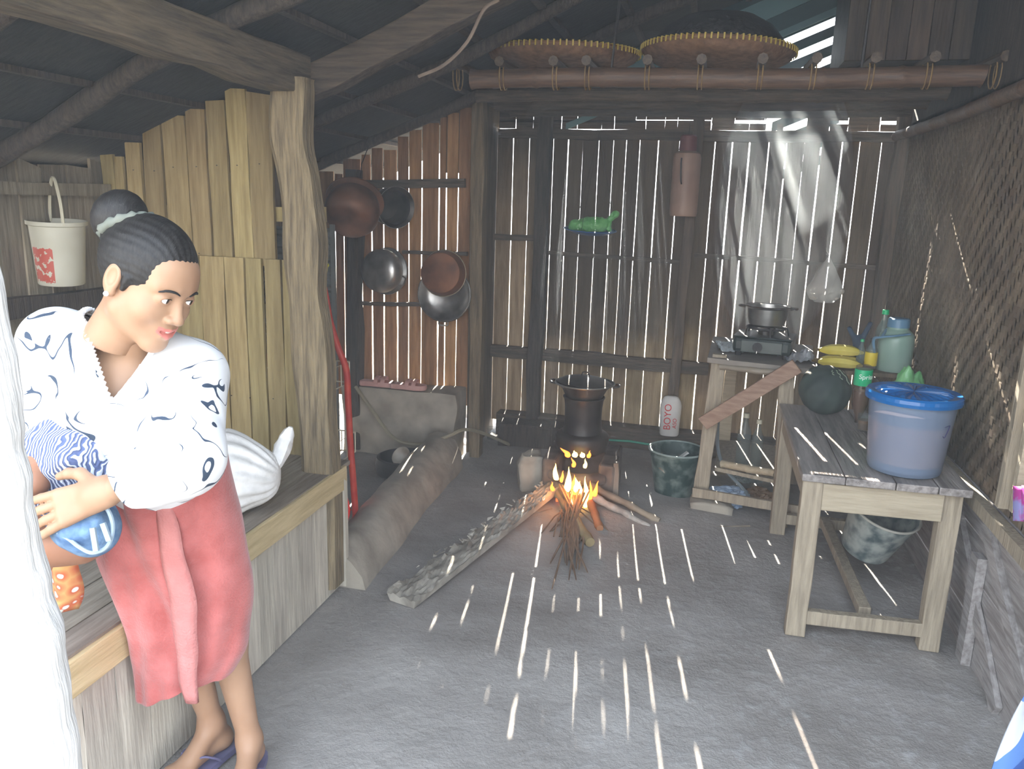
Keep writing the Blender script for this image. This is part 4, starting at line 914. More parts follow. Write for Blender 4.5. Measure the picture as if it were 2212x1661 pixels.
c = S(1633, 985, 4.35); gbottle('glass_bottle', 'clear bottle with a pale stopper on the lower shelf, nearer the table', (c.x, 4.35, SHZ), .27, .032, corkm)
mb = MB(); mb.tube(bez([S(1553, 880, 4.4), S(1550, 960, 4.4), S(1565, 1010, 4.35), S(1600, 1050, 4.3), S(1618, 1075, 4.28)], 6), .010, 7); simple('gas_hose', mb, mat('grey_blue_hose', (.16, .19, .2), .5), 'blue-grey gas hose curving down behind the stove stand', 'hose', smooth=True)
for (u, v, sz, m, lb_) in ((1575, 1085, .09, mat('blue_film', (.25, .35, .5), .3, (.45, .52, .6), 20), 'crumpled blue plastic bag on the floor under the stove stand'), (1615, 1035, .07, mat('grey_film', (.3, .36, .36), .4, (.5, .56, .55), 20), 'crumpled grey bag under the lower shelf of the stand'), (1640, 1075, .06, mat('brown_husk', (.2, .13, .08), .9, (.3, .2, .12), 20), 'brown husk lying on the ash under the stove stand')):
    c = A(u, v, z=.02); bm = bmesh.new(); bmesh.ops.create_icosphere(bm, subdivisions=4, radius=1)
    for q in bm.verts:
        q.co = Vector((q.co.x*sz*1.2, q.co.y*sz, q.co.z*sz*.55))*(1+.45*noise.noise(q.co*2.6+Vector((u, 0, 0)))+.2*noise.noise(q.co*7))
    me = bpy.data.meshes.new('crumpled_bag'); bm.to_mesh(me); bm.free(); me.materials.append(m); me.polygons.foreach_set('use_smooth', [False]*len(me.polygons))
    o = bpy.data.objects.new('crumpled_bag' if 'bag' in lb_ else 'husk', me); COL.objects.link(o); o.location = (c.x, c.y, .02+sz*.35); tagit(o, lb_, 'bag' if 'bag' in lb_ else 'husk')
# gas stove
c = S(1650, 762, 4.42); GX = c.x
stm = mat('dark_green_enamel', (.008, .016, .016), .35, (.02, .032, .03), 5); stp = mat('grey_green_panel', (.045, .06, .055), .35, (.075, .09, .08), 8)
root = thing('gas_stove', 'small dark green portable gas stove on the pole stand', 'stove', (GX, 4.44, SZt), (0, 0, math.radians(-10)))
def rbox(x0, y0, z0, x1, y1, z1): m_ = MB(); m_.box((x0, y0, z0), (x1, y1, z1)); return m_
rbox(-.15, -.13, .02, .15, .13, .10).build('housing', stm, root, bevel=.02)
rbox(-.105, -.137, .025, .105, -.125, .088).build('front_panel', stp, root, bevel=.004)
for sx in (-1, 1):
    for sy in (-1, 1): m_ = MB(); m_.lathe([(0, 0), (.015, 0), (.018, .025), (0, .025)], 12, (sx*.12, sy*.1, 0)); m_.build('foot', soot_m, root, True)
m_ = MB(); m_.lathe([(0, -.018), (.022, -.018), (.026, 0), (0, 0)], 24); k = m_.build('knob', soot_m, root, True); k.location = (-.02, -.137, .055); k.rotation_euler = (-PI/2, 0, 0); k.rotation_euler = (PI/2, 0, 0); k.scale = (1, 1, -1)
rbox(-.002, -.030, .012, .002, -.018, -.0).build('pointer', steel_m, k)
k.scale = (1, 1, 1)
rbox(-.15, -.13, .10, .15, .13, .108).build('top_plate', stm, root, bevel=.006)
m_ = MB(); m_.tube([(.10*math.cos(a), .10*math.sin(a), .145) for a in np.linspace(0, 2*PI, 25)[:-1]], .006, 6, True)
for k_ in range(5):
    a = k_*2*PI/5; m_.tube([(.12*math.cos(a), .12*math.sin(a), .108), (.11*math.cos(a), .11*math.sin(a), .15), (.05*math.cos(a), .05*math.sin(a), .15)], .006, 6)
m_.build('pot_support', soot_m, root, True)
m_ = MB(); m_.lathe([(0, .108), (.04, .108), (.04, .128), (.03, .135), (0, .135)], 20); m_.build('burner', dmetal_m, root, True)
me = text_mesh('ASTRA', .018); 
bpy.data.meshes.remove(me)
root = thing('saucepan', 'shiny steel saucepan with two ears sitting on the gas stove', 'pan', (GX+.0, 4.44, SZt+.153), (0, 0, math.radians(-8)))
m_ = MB(); m_.lathe([(0, 0), (.075, 0), (.092, .012), (.10, .05), (.105, .095), (.118, .105), (.118, .109), (.103, .106), (.098, .06), (.085, .014), (0, .008)], 36); m_.build('bowl', mat('dull_steel', (.22, .22, .21), .3, (.4, .4, .38), 7, metal=.9), root, True)
m_ = MB(); m_.tube([(.118*math.cos(a), .118*math.sin(a), .108) for a in np.linspace(0, 2*PI, 33)[:-1]], .004, 6, True); m_.build('rim', steel_m, root, True)
for sg in (1, -1): m_ = MB(); m_.tube(bez([(sg*.115, -.025, .10), (sg*.145, -.018, .102), (sg*.145, .018, .102), (sg*.115, .025, .10)], 4), .006, 6); m_.build('handle', steel_m, root, True)
# silver foil sheet on the stand, white paper at the left
def sheet(name, cx, cy_, cz, lx, ly, m, label, cat, amp=.02, seed=0, rz=0, nn=16):
    vs = []; fs = []
    for j in range(nn+1):
        for i in range(nn+1):
            x_, y_ = (i/nn-.5)*lx, (j/nn-.5)*ly; z_ = abs(noise.noise(Vector((x_*14+seed, y_*14, 0))))*amp*1.6+abs(noise.noise(Vector((x_*40+seed, y_*40, 4))))*amp*.5
            vs.append((x_, y_, z_+.002))
    for j in range(nn):
        for i in range(nn): a = j*(nn+1)+i; fs.append((a, a+1, a+nn+2, a+nn+1))
    o = mobj(name, vs, fs, m); md = o.modifiers.new('s', 'SOLIDIFY'); md.thickness = .0015; o.location = (cx, cy_, cz); o.rotation_euler = (0, 0, rz); return tagit(o, label, cat)
foil = mat('silver_foil', (.6, .63, .68), .3, (.75, .78, .82), 20, metal=.7)
c = S(1725, 752, 4.3); sheet('foil_packet', c.x, 4.35, SZt, .15, .22, foil, 'crinkled silver foil packet at the end of the stand by the melon', 'packet', .05, 3, .3)
c = S(1575, 755, 4.5); sheet('plastic_sheet', c.x, 4.55, SZt, .12, .3, mat('grey_clear_sheet', (.45, .50, .52), .35), 'grey plastic sheet lying at the end of the stand left of the gas stove', 'sheet', .03, 8, .1)

# ------------------------------------------------------------------ table
TZ = .655
root = thing('wooden_table', 'old solid wooden table with square legs along the woven wall', 'table', (.66, 3.4, 0))
TX0, TX1, TY0, TY1 = .405, .955, 2.97, 4.06
mb = MB()
xx = TX0-.01
for w in (.15, .17, .14, .12):
    x1 = min(xx+w, TX1+.01); mb.plank((xx, TY0-.015, TZ-.028), (x1-.003, TY0-.015, TZ-.028), (xx, TY1, TZ-.028), (x1-.003, TY1, TZ-.028), (0, 0, .028), 5, .0006); xx = x1
mb.build('top', top_m, root, world=True, bevel=.003)
legb = {}
for nm, (x, y, dx) in {'fl': (.437, 3.0, 0), 'fr': (.915, 3.03, 0), 'bl': (.44, 3.98, 0), 'br': (.91, 3.98, 0)}.items():
    mb = MB(); mb.bar((x, y, -.005), (x, y, TZ-.028), .072, .06, (1, 0, 0), 6, .002); mb.build('leg', tbl_m, root, world=True, bevel=.004)
mb = MB(); mb.bar((.47, 2.985, TZ-.088), (.885, 3.0, TZ-.088), .022, .105, (0, 1, 0), 4, .001); mb.build('apron', tblx_m, root, world=True, bevel=.003)
mb = MB(); mb.bar((.42, 3.0, TZ-.075), (.42, 3.98, TZ-.075), .022, .085, (1, 0, 0), 4, .001); mb.build('apron', tbl_m, root, world=True, bevel=.003)
mb = MB(); mb.bar((.93, 3.0, TZ-.075), (.93, 3.98, TZ-.075), .022, .085, (1, 0, 0), 4, .001); mb.build('apron', tbl_m, root, world=True, bevel=.003)
mb = MB(); mb.bar((.47, 2.995, .075), (.885, 3.02, .075), .035, .055, (0, 1, 0), 4, .001); mb.build('stretcher', tbl_m, root, world=True, bevel=.003)
mb = MB(); mb.bar(A(1868, 1322, z=.08), Vector((.655, 3.97, .10)), .045, .04, (1, 0, 0), 4, .001); mb.build('stretcher', tbl_m, root, world=True, bevel=.003)
mb = MB(); mb.bar((.47, 3.97, .09), (.885, 3.97, .09), .035, .05, (0, 1, 0), 4, .001); mb.build('stretcher', tbl_m, root, world=True)
# bucket tipped under the table, resting on the stretcher
gb_ = mat('dusty_blue_grey_bucket', (.07, .10, .105), .7, (.34, .37, .34), 14, (1, 1, 1), .2, ramp=(.35, .62), bscale=30)
rt = bucket('tipped_bucket', 'dusty blue-grey bucket tipped under the wooden table', (0, 0, 0), (0, 0, 0), .115, .165, .25, gb_, mat('chalky_rim', (.36, .36, .31), .7, (.48, .47, .41), 12))
cb = A(1868, 1190, y=3.38); rt.location = (cb.x+.005, 3.42, cb.z+.0); rt.rotation_euler = (math.radians(18), math.radians(13), 0); rt.scale = (.84, .84, .88)
for z_ in (.16, .175, .19):
    t_ = z_/.25; r_ = .117+(.155-.117)*t_+.001; mb = MB(); mb.tube([(r_*math.cos(a), r_*math.sin(a), z_) for a in np.linspace(0, 2*PI, 33)[:-1]], .0018, 5, True); mb.build('ridge', MATS['chalky_rim'], rt, True)

# ------------------------------------------------------------------ things on the table
TT = TZ+.001
def onT(u, v): return A(u, v, z=TZ)
# big translucent container
c0 = onT(1880, 982); c1 = onT(2060, 985)
cc = Vector((.768, 3.125, TT)); R0, R1, HH = .128, .152, .285
mk = bpy.data.materials.new('milky_translucent_plastic'); n, b, o = nodes(mk); b.inputs['Base Color'].default_value = (.23, .30, .42, 1); b.inputs['Roughness'].default_value = .32
b.inputs['Subsurface Weight'].default_value = 0; b.inputs['Transmission Weight'].default_value = 0; b.inputs['Alpha'].default_value = .5
mk2 = mat('pinkish_water', (.26, .20, .21), .4, (.34, .26, .24), 5)
root = thing('water_container', 'large round translucent container with a blue lid, filled with water', 'container', cc, (0, 0, 0))
mb = MB(); mb.lathe([(0, 0), (R0-.02, 0), (R0-.004, .008), (R0, .02), (R1-.002, HH), (R1+.004, HH+.002), (R1+.004, HH+.012), (R1-.006, HH+.012), (R1-.006, HH), (R0-.005, .02), (0, .006)], 56); mb.build('tub', mk, root, True)
mb = MB(); mb.lathe([(0, .045), (R0+.0, .045), (R0+.012, HH*.68), (0, HH*.68)], 40); mb.build('water', mk2, root, True)
lidm = mat('blue_lid_plastic', (.004, .11, .34), .18)
mb = MB(); mb.lathe([(R1+.012, HH-.012), (R1+.014, HH+.0), (R1+.012, HH+.012), (R1+.006, HH+.019), (R1-.006, HH+.017), (R1-.02, HH+.016)], 64)
# pleated disc
vs = []; NR = 88; rings = [(0.0, 0), (.02, 0.35), (.05, 1), (.09, 1), (.115, .7), (R1-.02, 0)]
for r_, am in rings:
    for k in range(NR):
        a = 2*PI*k/NR; vs.append(Vector((r_*math.cos(a), r_*math.sin(a), HH+.016+am*.009*(1 if (k//2) % 2 else -1)*(0.6+r_*4)+(.003 if r_ < .03 else 0))))
fs = [(i*NR+k, i*NR+(k+1) % NR, (i+1)*NR+(k+1) % NR, (i+1)*NR+k) for i in range(len(rings)-1) for k in range(NR)]; mb.add(vs, fs)
mb.build('lid', lidm, root)
mb = MB()
pth = [(-.012, .005), (.002, .008), (.014, .008), (.010, -.006), (.004, -.022), (-.003, -.036), (-.012, -.030)]
pts = []
for a_, z_ in bez([(p[0], p[1], 0) for p in pth], 5) and [(p.x, p.y) for p in bez([(p[0], p[1], 0) for p in pth], 5)]:
    zz = .20+z_; rr_ = R0+(R1-R0)*(zz-.02)/(HH-.02)+.001; an = math.radians(-48)+a_/rr_; pts.append((rr_*math.cos(an), rr_*math.sin(an), zz))
mb.tube(pts, .0013, 5); mb.build('pen_mark', mat('dark_pen_ink', (.03, .03, .12), .6), root, True)
# melon
cm = onT(1775, 872); cm = Vector((.580, 3.93, TT)); RM = .118
root = thing('pumpkin', 'round dusty dark green pumpkin on the table by the stove stand', 'pumpkin', cm)
bm = bmesh.new(); bmesh.ops.create_uvsphere(bm, u_segments=80, v_segments=40, radius=1)
for v in bm.verts:
    a = math.atan2(v.co.y, v.co.x); rr_ = 1+.022*math.cos(a*10)*(1-abs(v.co.z)**2)-.06*max(0, abs(v.co.z)-.85)
    v.co = Vector((v.co.x*RM*rr_, v.co.y*RM*rr_, v.co.z*RM*.98*rr_))
bmesh.ops.rotate(bm, verts=bm.verts, cent=(0, 0, 0), matrix=Matrix.Rotation(math.radians(28), 3, 'X') @ Matrix.Rotation(math.radians(24), 3, 'Y')); bmesh.ops.translate(bm, verts=bm.verts, vec=(0, 0, RM*.955))
me = bpy.data.meshes.new('flesh'); bm.to_mesh(me); bm.free(); me.materials.append(mat('dusty_green_rind', (.025, .038, .034), .7, (.05, .072, .06), 8, (1, 1, 1), .1)); me.polygons.foreach_set('use_smooth', [True]*len(me.polygons)); o = bpy.data.objects.new('rind', me); COL.objects.link(o); o.parent = root
mb = MB()
for a0, l0 in ((-.95, .5), (-.55, .75), (-1.35, .28)):
    pts = []
    for k in range(12):
        th = .45+k/11*l0; a = a0+.06*math.sin(k*1.3); pts.append(Vector((math.sin(th)*math.cos(a), math.sin(th)*math.sin(a), math.cos(th)))*(RM*1.0)+Vector((0, 0, RM*.955)))
    mb.tube(pts, [.0006+.0018*abs(math.sin(k*1.7)) for k in range(12)], 5)
mb.build('pale_scars', mat('pale_green_scar', (.22, .28, .2), .8), root, True)
# bananas
bc = Vector((S(1812, 770, 4.12).x, 4.16, TZ+.0))
by = mat('ripe_banana', (.50, .42, .06), .5, (.66, .56, .13), 10); bb = mat('banana_stem', (.10, .07, .03), .8)
# shelf the bananas and bottles stand on
mb = MB(); mb.bar((.58, 4.23, .83), (1.03, 4.23, .83), .30, .02, (0, 1, 0), 3, .001); 
for x_, y_ in ((.62, 4.11), (1.0, 4.11), (.62, 4.35), (1.0, 4.35)): mb.bar((x_, y_, 0), (x_, y_, .82), .035, .035, (1, 0, 0))
simple('corner_shelf', mb, plank_d, 'small dark board shelf behind the table holding bananas and bottles', 'shelf')
CZ = .841
def banana(c, rz, bend, label, L_=.19):
    root = thing('banana', label, 'banana', c, (0, 0, rz), 'bananas behind the pumpkin')
    pts = [Vector((-(L_/2)+L_*i/14, bend*math.sin(PI*i/14), 0.027+.010*math.sin(PI*i/14))) for i in range(15)]
    mb = MB(); mb.tube(pts, [.009, .016, .022, .0255, .027, .0275, .028, .028, .0275, .027, .026, .023, .018, .011, .006], 7); mb.build('fruit', by, root, True)
    mb = MB(); mb.tube([pts[0]+Vector((-.03, -.01, .004)), pts[0]+Vector((.004, 0, 0))], [.006, .008], 6); mb.build('stem', bb, root, True)
for k, (dx, dy, dz, rz, lb_) in enumerate(((0, -.06, .054, -4, 'spotty yellow banana lying uppermost behind the pumpkin'), (-.005, -.10, .0, -10, 'yellow banana beneath the uppermost one, nearest the pumpkin'), (.01, -.02, .0, 2, 'yellow banana at the back of the bunch, nearest the boards'))):
    banana((.665+dx, 4.20+dy, CZ+dz), math.radians(rz), -.02, lb_, .20)
# green-labelled soda bottle
c = Vector((.715, 3.80, TT)); h = .27; r = .036
root = thing('soda_bottle', 'clear plastic soda bottle upside down with a green label beside the pumpkin', 'bottle', c)
mb = MB(); mb.lathe([(0, .0), (.012, 0), (.0125, .02), (.015, .03), (.026, .06), (r, .09), (r, .16), (r-.002, .165), (r-.002, .235), (r, .24), (r*.97, .262), (r*.7, .268), (0, .262)], 32); mb.build('plastic', mat('soda_plastic', (.12, .08, .06), .1, None, alpha=.4), root, True)
mb = MB(); mb.lathe([(r+.001, .176), (r+.002, .178), (r+.002, .247), (r+.001, .249)], 32); mb.build('label', mat('green_label', (.01, .42, .18), .4), root, True)
mb = MB(); mb.lathe([(0, .004), (.022, .05), (.03, .09), (.03, .15), (0, .15)], 24); mb.build('drink', mat('brown_drink', (.13, .07, .04), .3), root, True)
me = text_mesh('Sprite', .030); me.materials.clear(); me.materials.append(mat('white_print', (.85, .88, .85), .5))
for v in me.vertices:
    an = math.radians(-100)+(v.co.x+.018)/(r+.002)
    z_ = .218+v.co.y; rr_ = r+.0026+v.co.z; v.co = Vector((rr_*math.cos(an), rr_*math.sin(an), z_))
o = bpy.data.objects.new('lettering', me); COL.objects.link(o); o.parent = root
# coffee glass
c = onT(1862, 932); c = Vector((c.x+.005, c.y+.01, TT))
root = thing('coffee_glass', 'small glass of milky brown coffee beside the big container', 'glass', c)
mb = MB(); mb.lathe([(0, 0), (.022, 0), (.026, .004), (.029, .075), (.027, .075), (.024, .008), (0, .006)], 28); mb.build('glass', glass_m, root, True)
mb = MB(); mb.lathe([(0, .008), (.0235, .008), (.0262, .05), (0, .05)], 24); mb.build('coffee', mat('brown_coffee', (.17, .09, .045), .3), root, True)
mb = MB(); mb.bar((.85, 3.55, TZ+.003), (.92, 3.95, TZ+.003), .001, .001)
# thermos jug
def onC(u, y): return A(u, 800, y=y).x
jx = .90; root = thing('thermos_jug', 'pale green thermos jug with a blue cup lid and blue handle', 'jug', (.915, 4.18, CZ), (0, 0, math.radians(10))); root.scale = (.94, .94, .75)
jm = mat('pale_green_plastic', (.24, .36, .30), .3, (.30, .42, .36), 5); jb = mat('steel_blue_plastic', (.12, .24, .36), .35)
mb = MB(); mb.lathe([(0, 0), (.08, 0), (.086, .012), (.086, .20), (.082, .235), (.062, .262), (.052, .272), (.052, .285), (0, .285)], 40); mb.build('body', jm, root, True)
mb = MB(); mb.lathe([(.05, .283), (.054, .285), (.053, .335), (.046, .342), (0, .342)], 32); mb.build('cup_lid', jb, root, True)
mb = MB(); pts = bez([(.03, -.075, .255), (-.05, -.10, .245), (-.115, -.085, .23), (-.135, -.05, .205), (-.12, -.05, .10), (-.118, -.05, .04)], 5)
for a_, b_ in zip(pts[:-1], pts[1:]): mb.bar(a_, b_+(b_-a_)*.1, .014, .010, (0, 1, 0))
mb.build('handle', jb, root, True)
mb = MB(); mb.tube([(-.10, -.07, .235), (-.06, 0, .262), (0, 0, .275)], .008, 6); mb.build('handle_strap', jb, root, True)
# bottles on the corner shelf / table back
gcap = mat('green_cap', (.02, .42, .16), .4)
def shelfx(u, y): return A(u, 760, y=y).x
gbottle('plastic_bottle', 'tall clear bottle with a bright green cap at the back by the thermos', (shelfx(1902, 4.3), 4.3, CZ), .28, .036, gcap, m=plastic_clear)
gbottle('plastic_bottle', 'slim clear bottle with a green cap behind the soda bottle', (A(1860, 760, y=4.13).x, 4.13, CZ), .150, .020, gcap, m=plastic_clear)
b2 = gbottle('oil_bottle', 'bottle with a yellow label between the slim bottle and the thermos', (A(1882, 770, y=4.13).x, 4.13, CZ), .16, .028, soot_m, m=plastic_clear, liquid=(mat('dark_oil', (.07, .03, .01), .3), .5))
mb = MB(); mb.lathe([(.0285, .025), (.029, .027), (.029, .088), (.0285, .09)], 24); mb.build('label', mat('yellow_label', (.72, .55, .03), .4), b2, True)
gbottle('plastic_bottle', 'small bottle with a green cap at the woven wall beside the thermos', (1.0, 3.72, TT), .20, .026, gcap, m=plastic_clear)
# glove
c = Vector((.765, 4.30, CZ)); F = Field(np.array(c)-.09, np.array(c)+np.array((.09, .09, .26)), .003)
F.cap(c+Vector((0, 0, .02)), c+Vector((0, 0, .12)), .020, .026, .02)
for dx, hh in ((-.05, .175), (.045, .205)): F.cap(c+Vector((dx*.2, 0, .11)), c+Vector((dx, 0, hh)), .014, .011, .012)
F.plane((0, 0, c.z+.001), (0, 0, -1)); V, Q = F.mesh(); root = thing('rubber_glove', 'dark blue forked rag standing beside the bananas on the shelf', 'rag', c)
nobj('cloth', toloc(V, root), Q, mat('dark_blue_cloth', (.015, .03, .06), .8, (.03, .06, .1), 20), root)
# green bag
c = Vector((.845, 3.47, TT)); bm = bmesh.new(); bmesh.ops.create_icosphere(bm, subdivisions=5, radius=1)
for q in bm.verts:
    d = q.co.copy(); k = 1+.25*noise.noise(d*2.2)+.12*noise.noise(d*6)-.04*abs(math.sin(math.atan2(d.y, d.x)*9))
    q.co = Vector((d.x*.095*k, d.y*.085*k, max(d.z*.155*k+.125+(.08*max(0, d.z-.8)), 0.001)))
me = bpy.data.meshes.new('green_bag'); bm.to_mesh(me); bm.free(); me.materials.append(mat('thin_green_plastic', (.14, .42, .16), .3, (.26, .56, .26), 15, alpha=.85)); me.polygons.foreach_set('use_smooth', [True]*len(me.polygons))
o = bpy.data.objects.new('green_bag', me); COL.objects.link(o); o.location = Vector((.855, 3.60, TT)); tagit(o, 'thin green plastic bag of shopping behind the big container', 'bag')

# ------------------------------------------------------------------ things hanging on the back wall
c = A(1475, 467, y=5.13); root = thing('hanging_flask', 'tall dusty pink vacuum flask hanging upright on the back boards', 'flask', (c.x, 5.13, c.z), (0, 0, 0))
mb = MB(); mb.lathe([(0, 0), (.078, 0), (.082, .01), (.084, .03), (.084, .345), (.078, .37), (.055, .385), (0, .385)], 32); mb.build('body', mat('dusty_pink_metal', (.30, .19, .14), .45, (.40, .27, .20), 6), root, True)
mb = MB(); mb.lathe([(.05, .385), (.053, .39), (.05, .47), (.042, .478), (0, .478)], 28); mb.build('cup_lid', mat('dark_red_plastic', (.16, .05, .05), .45), root, True)
mb = MB(); mb.tube(bez([(-.03, -.083, .34), (-.03, -.10, .30), (-.025, -.10, .22), (-.02, -.083, .19)], 4), .0045, 6); mb.build('handle', soot_m, root, True)
mb = MB(); mb.tube([(0, .0, .478), (0, .06, .56)], .002, 4); mb.build('hanging_wire', soot_m, root)
c = A(1275, 505, y=5.12); root = thing('hanging_plate', 'flat blue plate hanging level on strings before the back boards', 'plate', (c.x, 5.10, c.z), (math.radians(4), math.radians(3), 0))
mb = MB(); mb.lathe([(0, 0), (.10, .0), (.15, .018), (.168, .026), (.166, .03), (.145, .022), (.1, .005), (0, .005)], 40); mb.build('dish', mat('blue_enamel', (.02, .12, .36), .35), root, True)
for a in (.3, 2.4, 4.5):
    mb = MB(); mb.tube([(.155*math.cos(a), .155*math.sin(a), .025), (0, .02, .62)], .0012, 4); mb.build('string', soot_m, root)
c2 = Vector((c.x, 5.10, c.z+.012)); F = Field(np.array(c2)-np.array((.2, .15, .03)), np.array(c2)+np.array((.25, .15, .2)), .004)
F.cap(c2+Vector((-.10, 0, .035)), c2+Vector((.07, 0, .045)), .038, .045, .03); F.cap(c2+Vector((-.02, .02, .05)), c2+Vector((.05, .02, .05)), .04, .035, .03); F.cap(c2+Vector((.09, 0, .06)), c2+Vector((.125, 0, .085)), .022, .012, .02); F.cap(c2+Vector((.125, 0, .085)), c2+Vector((.155, 0, .115)), .014, .024, .01); F.cap(c2+Vector((.12, 0, .06)), c2+Vector((.12, 0, .02)), .014, .016, .01)
F.plane((0, 0, c2.z+.004), (0, 0, -1)); V, Q = F.mesh(); V = V+np.array([[noise.noise(Vector(p)*45), noise.noise(Vector(p)*45+Vector((7, 0, 0))), noise.noise(Vector(p)*45+Vector((0, 7, 0)))] for p in V])*.006
root = thing('green_bundle', 'bright green plastic bag knotted shut, lying on the blue plate', 'bag', c2); nobj('bag', toloc(V, root), Q, mat('bright_green_plastic', (.12, .45, .12), .3, (.22, .60, .2), 20), root)
c = A(1780, 655, y=5.08); root = thing('hanging_bag', 'clear plastic bag of white cakes hanging from the middle rail', 'bag', (c.x, 5.10, c.z))
mb = MB(); mb.lathe([(0, 0), (.06, .004), (.095, .04), (.11, .075), (.085, .13), (.045, .20), (.016, .26), (.006, .275), (.02, .292)], 26, sy=.5)
for v in mb.v: v += Vector((noise.noise(v*22), noise.noise(v*22+Vector((4, 0, 0)))*.5, 0))*.016
mb.build('bag', mat('clear_bag_film', (.8, .83, .8), .25, None, alpha=.35), root, True)
rr = random.Random(9)
for k, (dx, dz) in enumerate(((-.055, .035), (.0, .03), (.05, .04), (-.03, .075), (.035, .08), (.075, .075))):
    mb = MB(); mb.lathe([(0, -.02), (.024, -.018), (.034, -.006), (.034, .006), (.024, .018), (0, .02)], 16, (dx, 0, dz)); mb.build('cake', mat('white_cake', (.62, .60, .52), .8), root, True)
mb = MB(); mb.tube([(0, 0, .28), (0, .13, .30), (0, .165, .32)], .0022, 4); mb.build('string', mat('pale_string', (.5, .48, .4), .8), root)
# ------------------------------------------------------------------ bamboo loft rack
RZ = 2.145
root = thing('bamboo_rack', 'smoke-dark bamboo loft rack hanging across the room above the fire', 'rack', (0, 4.4, RZ))
fp0 = A(960, 163, y=3.8); fp1 = A(2185, 165, y=3.8)
mb = MB(); bamboo(mb, Vector((-1.15, 3.8, RZ)), Vector((1.02, 3.8, RZ)), .042, 14); mb.build('front_pole', bam_m, root, True, world=True)
for y_ in (4.40, 4.78, 5.16): mb = MB(); bamboo(mb, (-1.30, y_, RZ+.0), (1.04, y_, RZ+.01), .034, 10); mb.build('pole', dark_x, root, True, world=True)
for u in (985, 1085, 1200, 1270, 1400, 1515, 1645, 1760, 1885, 2010, 2160):
    x_ = A(u, 148, y=3.76).x; mb = MB(); bamboo(mb, (x_, 3.70, RZ+.062), (x_+rr.uniform(-.03, .03), 5.22, RZ+.062), .020, 8); mb.build('cross_stick', bam_y, root, True, world=True)
    mb = MB()
    for s_ in (-.012, .006): mb.tube([(x_+s_+.046*0*math.cos(a), 3.8+.050*math.cos(a), RZ+.012+.062*math.sin(a)) for a in np.linspace(0, 2*PI, 12)], .003, 4)
    mb.build('binding', mat('rattan_binding', (.22, .14, .06), .6, (.35, .24, .11), 20), root, True, world=True)
for x_ in (-.5, .55): mb = MB(); mb.tube([(x_, 3.8, RZ), (x_+.02, 3.85, zr(x_)-.03)], .006, 5); mb.build('hanging_rope', soot_m, root, True, world=True)
# woven trays
def tray(c, R_, tilt, label, seed):
    root = thing('winnowing_tray', label, 'tray', c, tilt, 'woven trays on the loft rack')
    mb = MB(); mb.lathe([(0, 0), (R_*.6, .004), (R_*.85, .022), (R_*.96, .042), (R_, .07), (R_-.008, .07), (R_*.94, .047), (R_*.83, .03), (R_*.58, .012), (0, .008)], 72); mb.build('basket', mat('brown_woven_tray', (.13, .07, .035), .7, (.25, .14, .075), 30, (1, 1, 1), .4), root, True)
    mb = MB(); mb.tube([(R_*math.cos(a), R_*math.sin(a), .073) for a in np.linspace(0, 2*PI, 73)[:-1]], .009, 6, True); mb.build('rim', MATS['brown_woven_tray'], root, True)
    mb = MB()
    for k in range(84):
        a = 2*PI*k/84; e = Vector((math.cos(a), math.sin(a), 0)); t = Vector((-math.sin(a), math.cos(a), 0))
        p = e*R_; mb.bar(p+e*.0105+Vector((0, 0, .060)), p+e*.0105+Vector((0, 0, .082)), .007, .004, t); mb.bar(p+e*.012+Vector((0, 0, .084)), p-e*.012+Vector((0, 0, .084)), .007, .003, t)
    mb.build('rim_binding', mat('yellow_rattan', (.50, .38, .08), .6), root)
TRZ = RZ+.09
tray((A(1215, 120, y=4.12).x, 4.13, TRZ), .37, (math.radians(2), math.radians(1), 0), 'round woven tray with a yellow bound rim, empty, next to the brown rafter', 0)
tray((A(1548, 120, y=4.12).x, 4.13, TRZ), .35, (math.radians(-1), math.radians(2), 0), 'round woven tray on the loft rack carrying the upturned black wok', 3)
c = A(975, 130, y=4.3); tray((c.x-.05, 4.45, TRZ-.02), .27, (math.radians(2), math.radians(-4), 0), 'smaller dark woven tray half hidden behind the brown rafter', 5)
root = thing('black_wok', 'upturned glossy black wok lying in the woven tray on the rack', 'wok', (A(1550, 80, y=4.12).x, 4.13, TRZ+.075))
mb = MB(); mb.lathe([(.315, .0), (.32, .004), (.30, .04), (.25, .10), (.17, .145), (.08, .165), (0, .17)], 60); mb.lathe([(.31, 0), (.29, .036), (.24, .093), (.16, .137), (.0, .162)], 60)
mb.build('bowl', mat('glossy_black_iron', (.012, .012, .012), .22, (.03, .028, .028), 40, (1, 1, 1), .5), root, True)
# dark boarded box standing on the rack
x0 = A(1832, 60, y=3.95).x
root = thing('wooden_chest', 'dark boarded chest standing on the rack at the woven wall', 'chest', (x0+.22, 4.2, RZ+.09))
mb = MB(); w_ = .5; n_ = 6
for k in range(n_): mb.plank((-.22+k*w_/n_, -.25, 0), (-.22+(k+1)*w_/n_-.004, -.25, 0), (-.22+k*w_/n_, -.25, .62), (-.22+(k+1)*w_/n_-.004, -.25, .62), (0, .02, 0), 3, .001)
mb.build('front_boards', mat('dark_brown_boards', (.03, .022, .016), .8, (.075, .052, .035), 3, ZS, .3, island=.3), root)
mb = MB(); mb.box((-.22, -.23, .0), (.27, .25, .62)); mb.build('carcass', soot_m, root)
# twisted creeper on the rafter
mb = MB(); mb.tube(bez([A(1078, 0, y=2.7), A(1045, 22, y=2.7), A(1010, 90, y=2.72), A(960, 140, y=2.75), A(905, 165, y=2.8)], 6), .006, 6); simple('hanging_vine', mb, mat('brown_vine', (.12, .09, .07), .8, (.22, .17, .13), 9), 'thin grey-brown vine curling down along the brown rafter', 'vine', smooth=True)

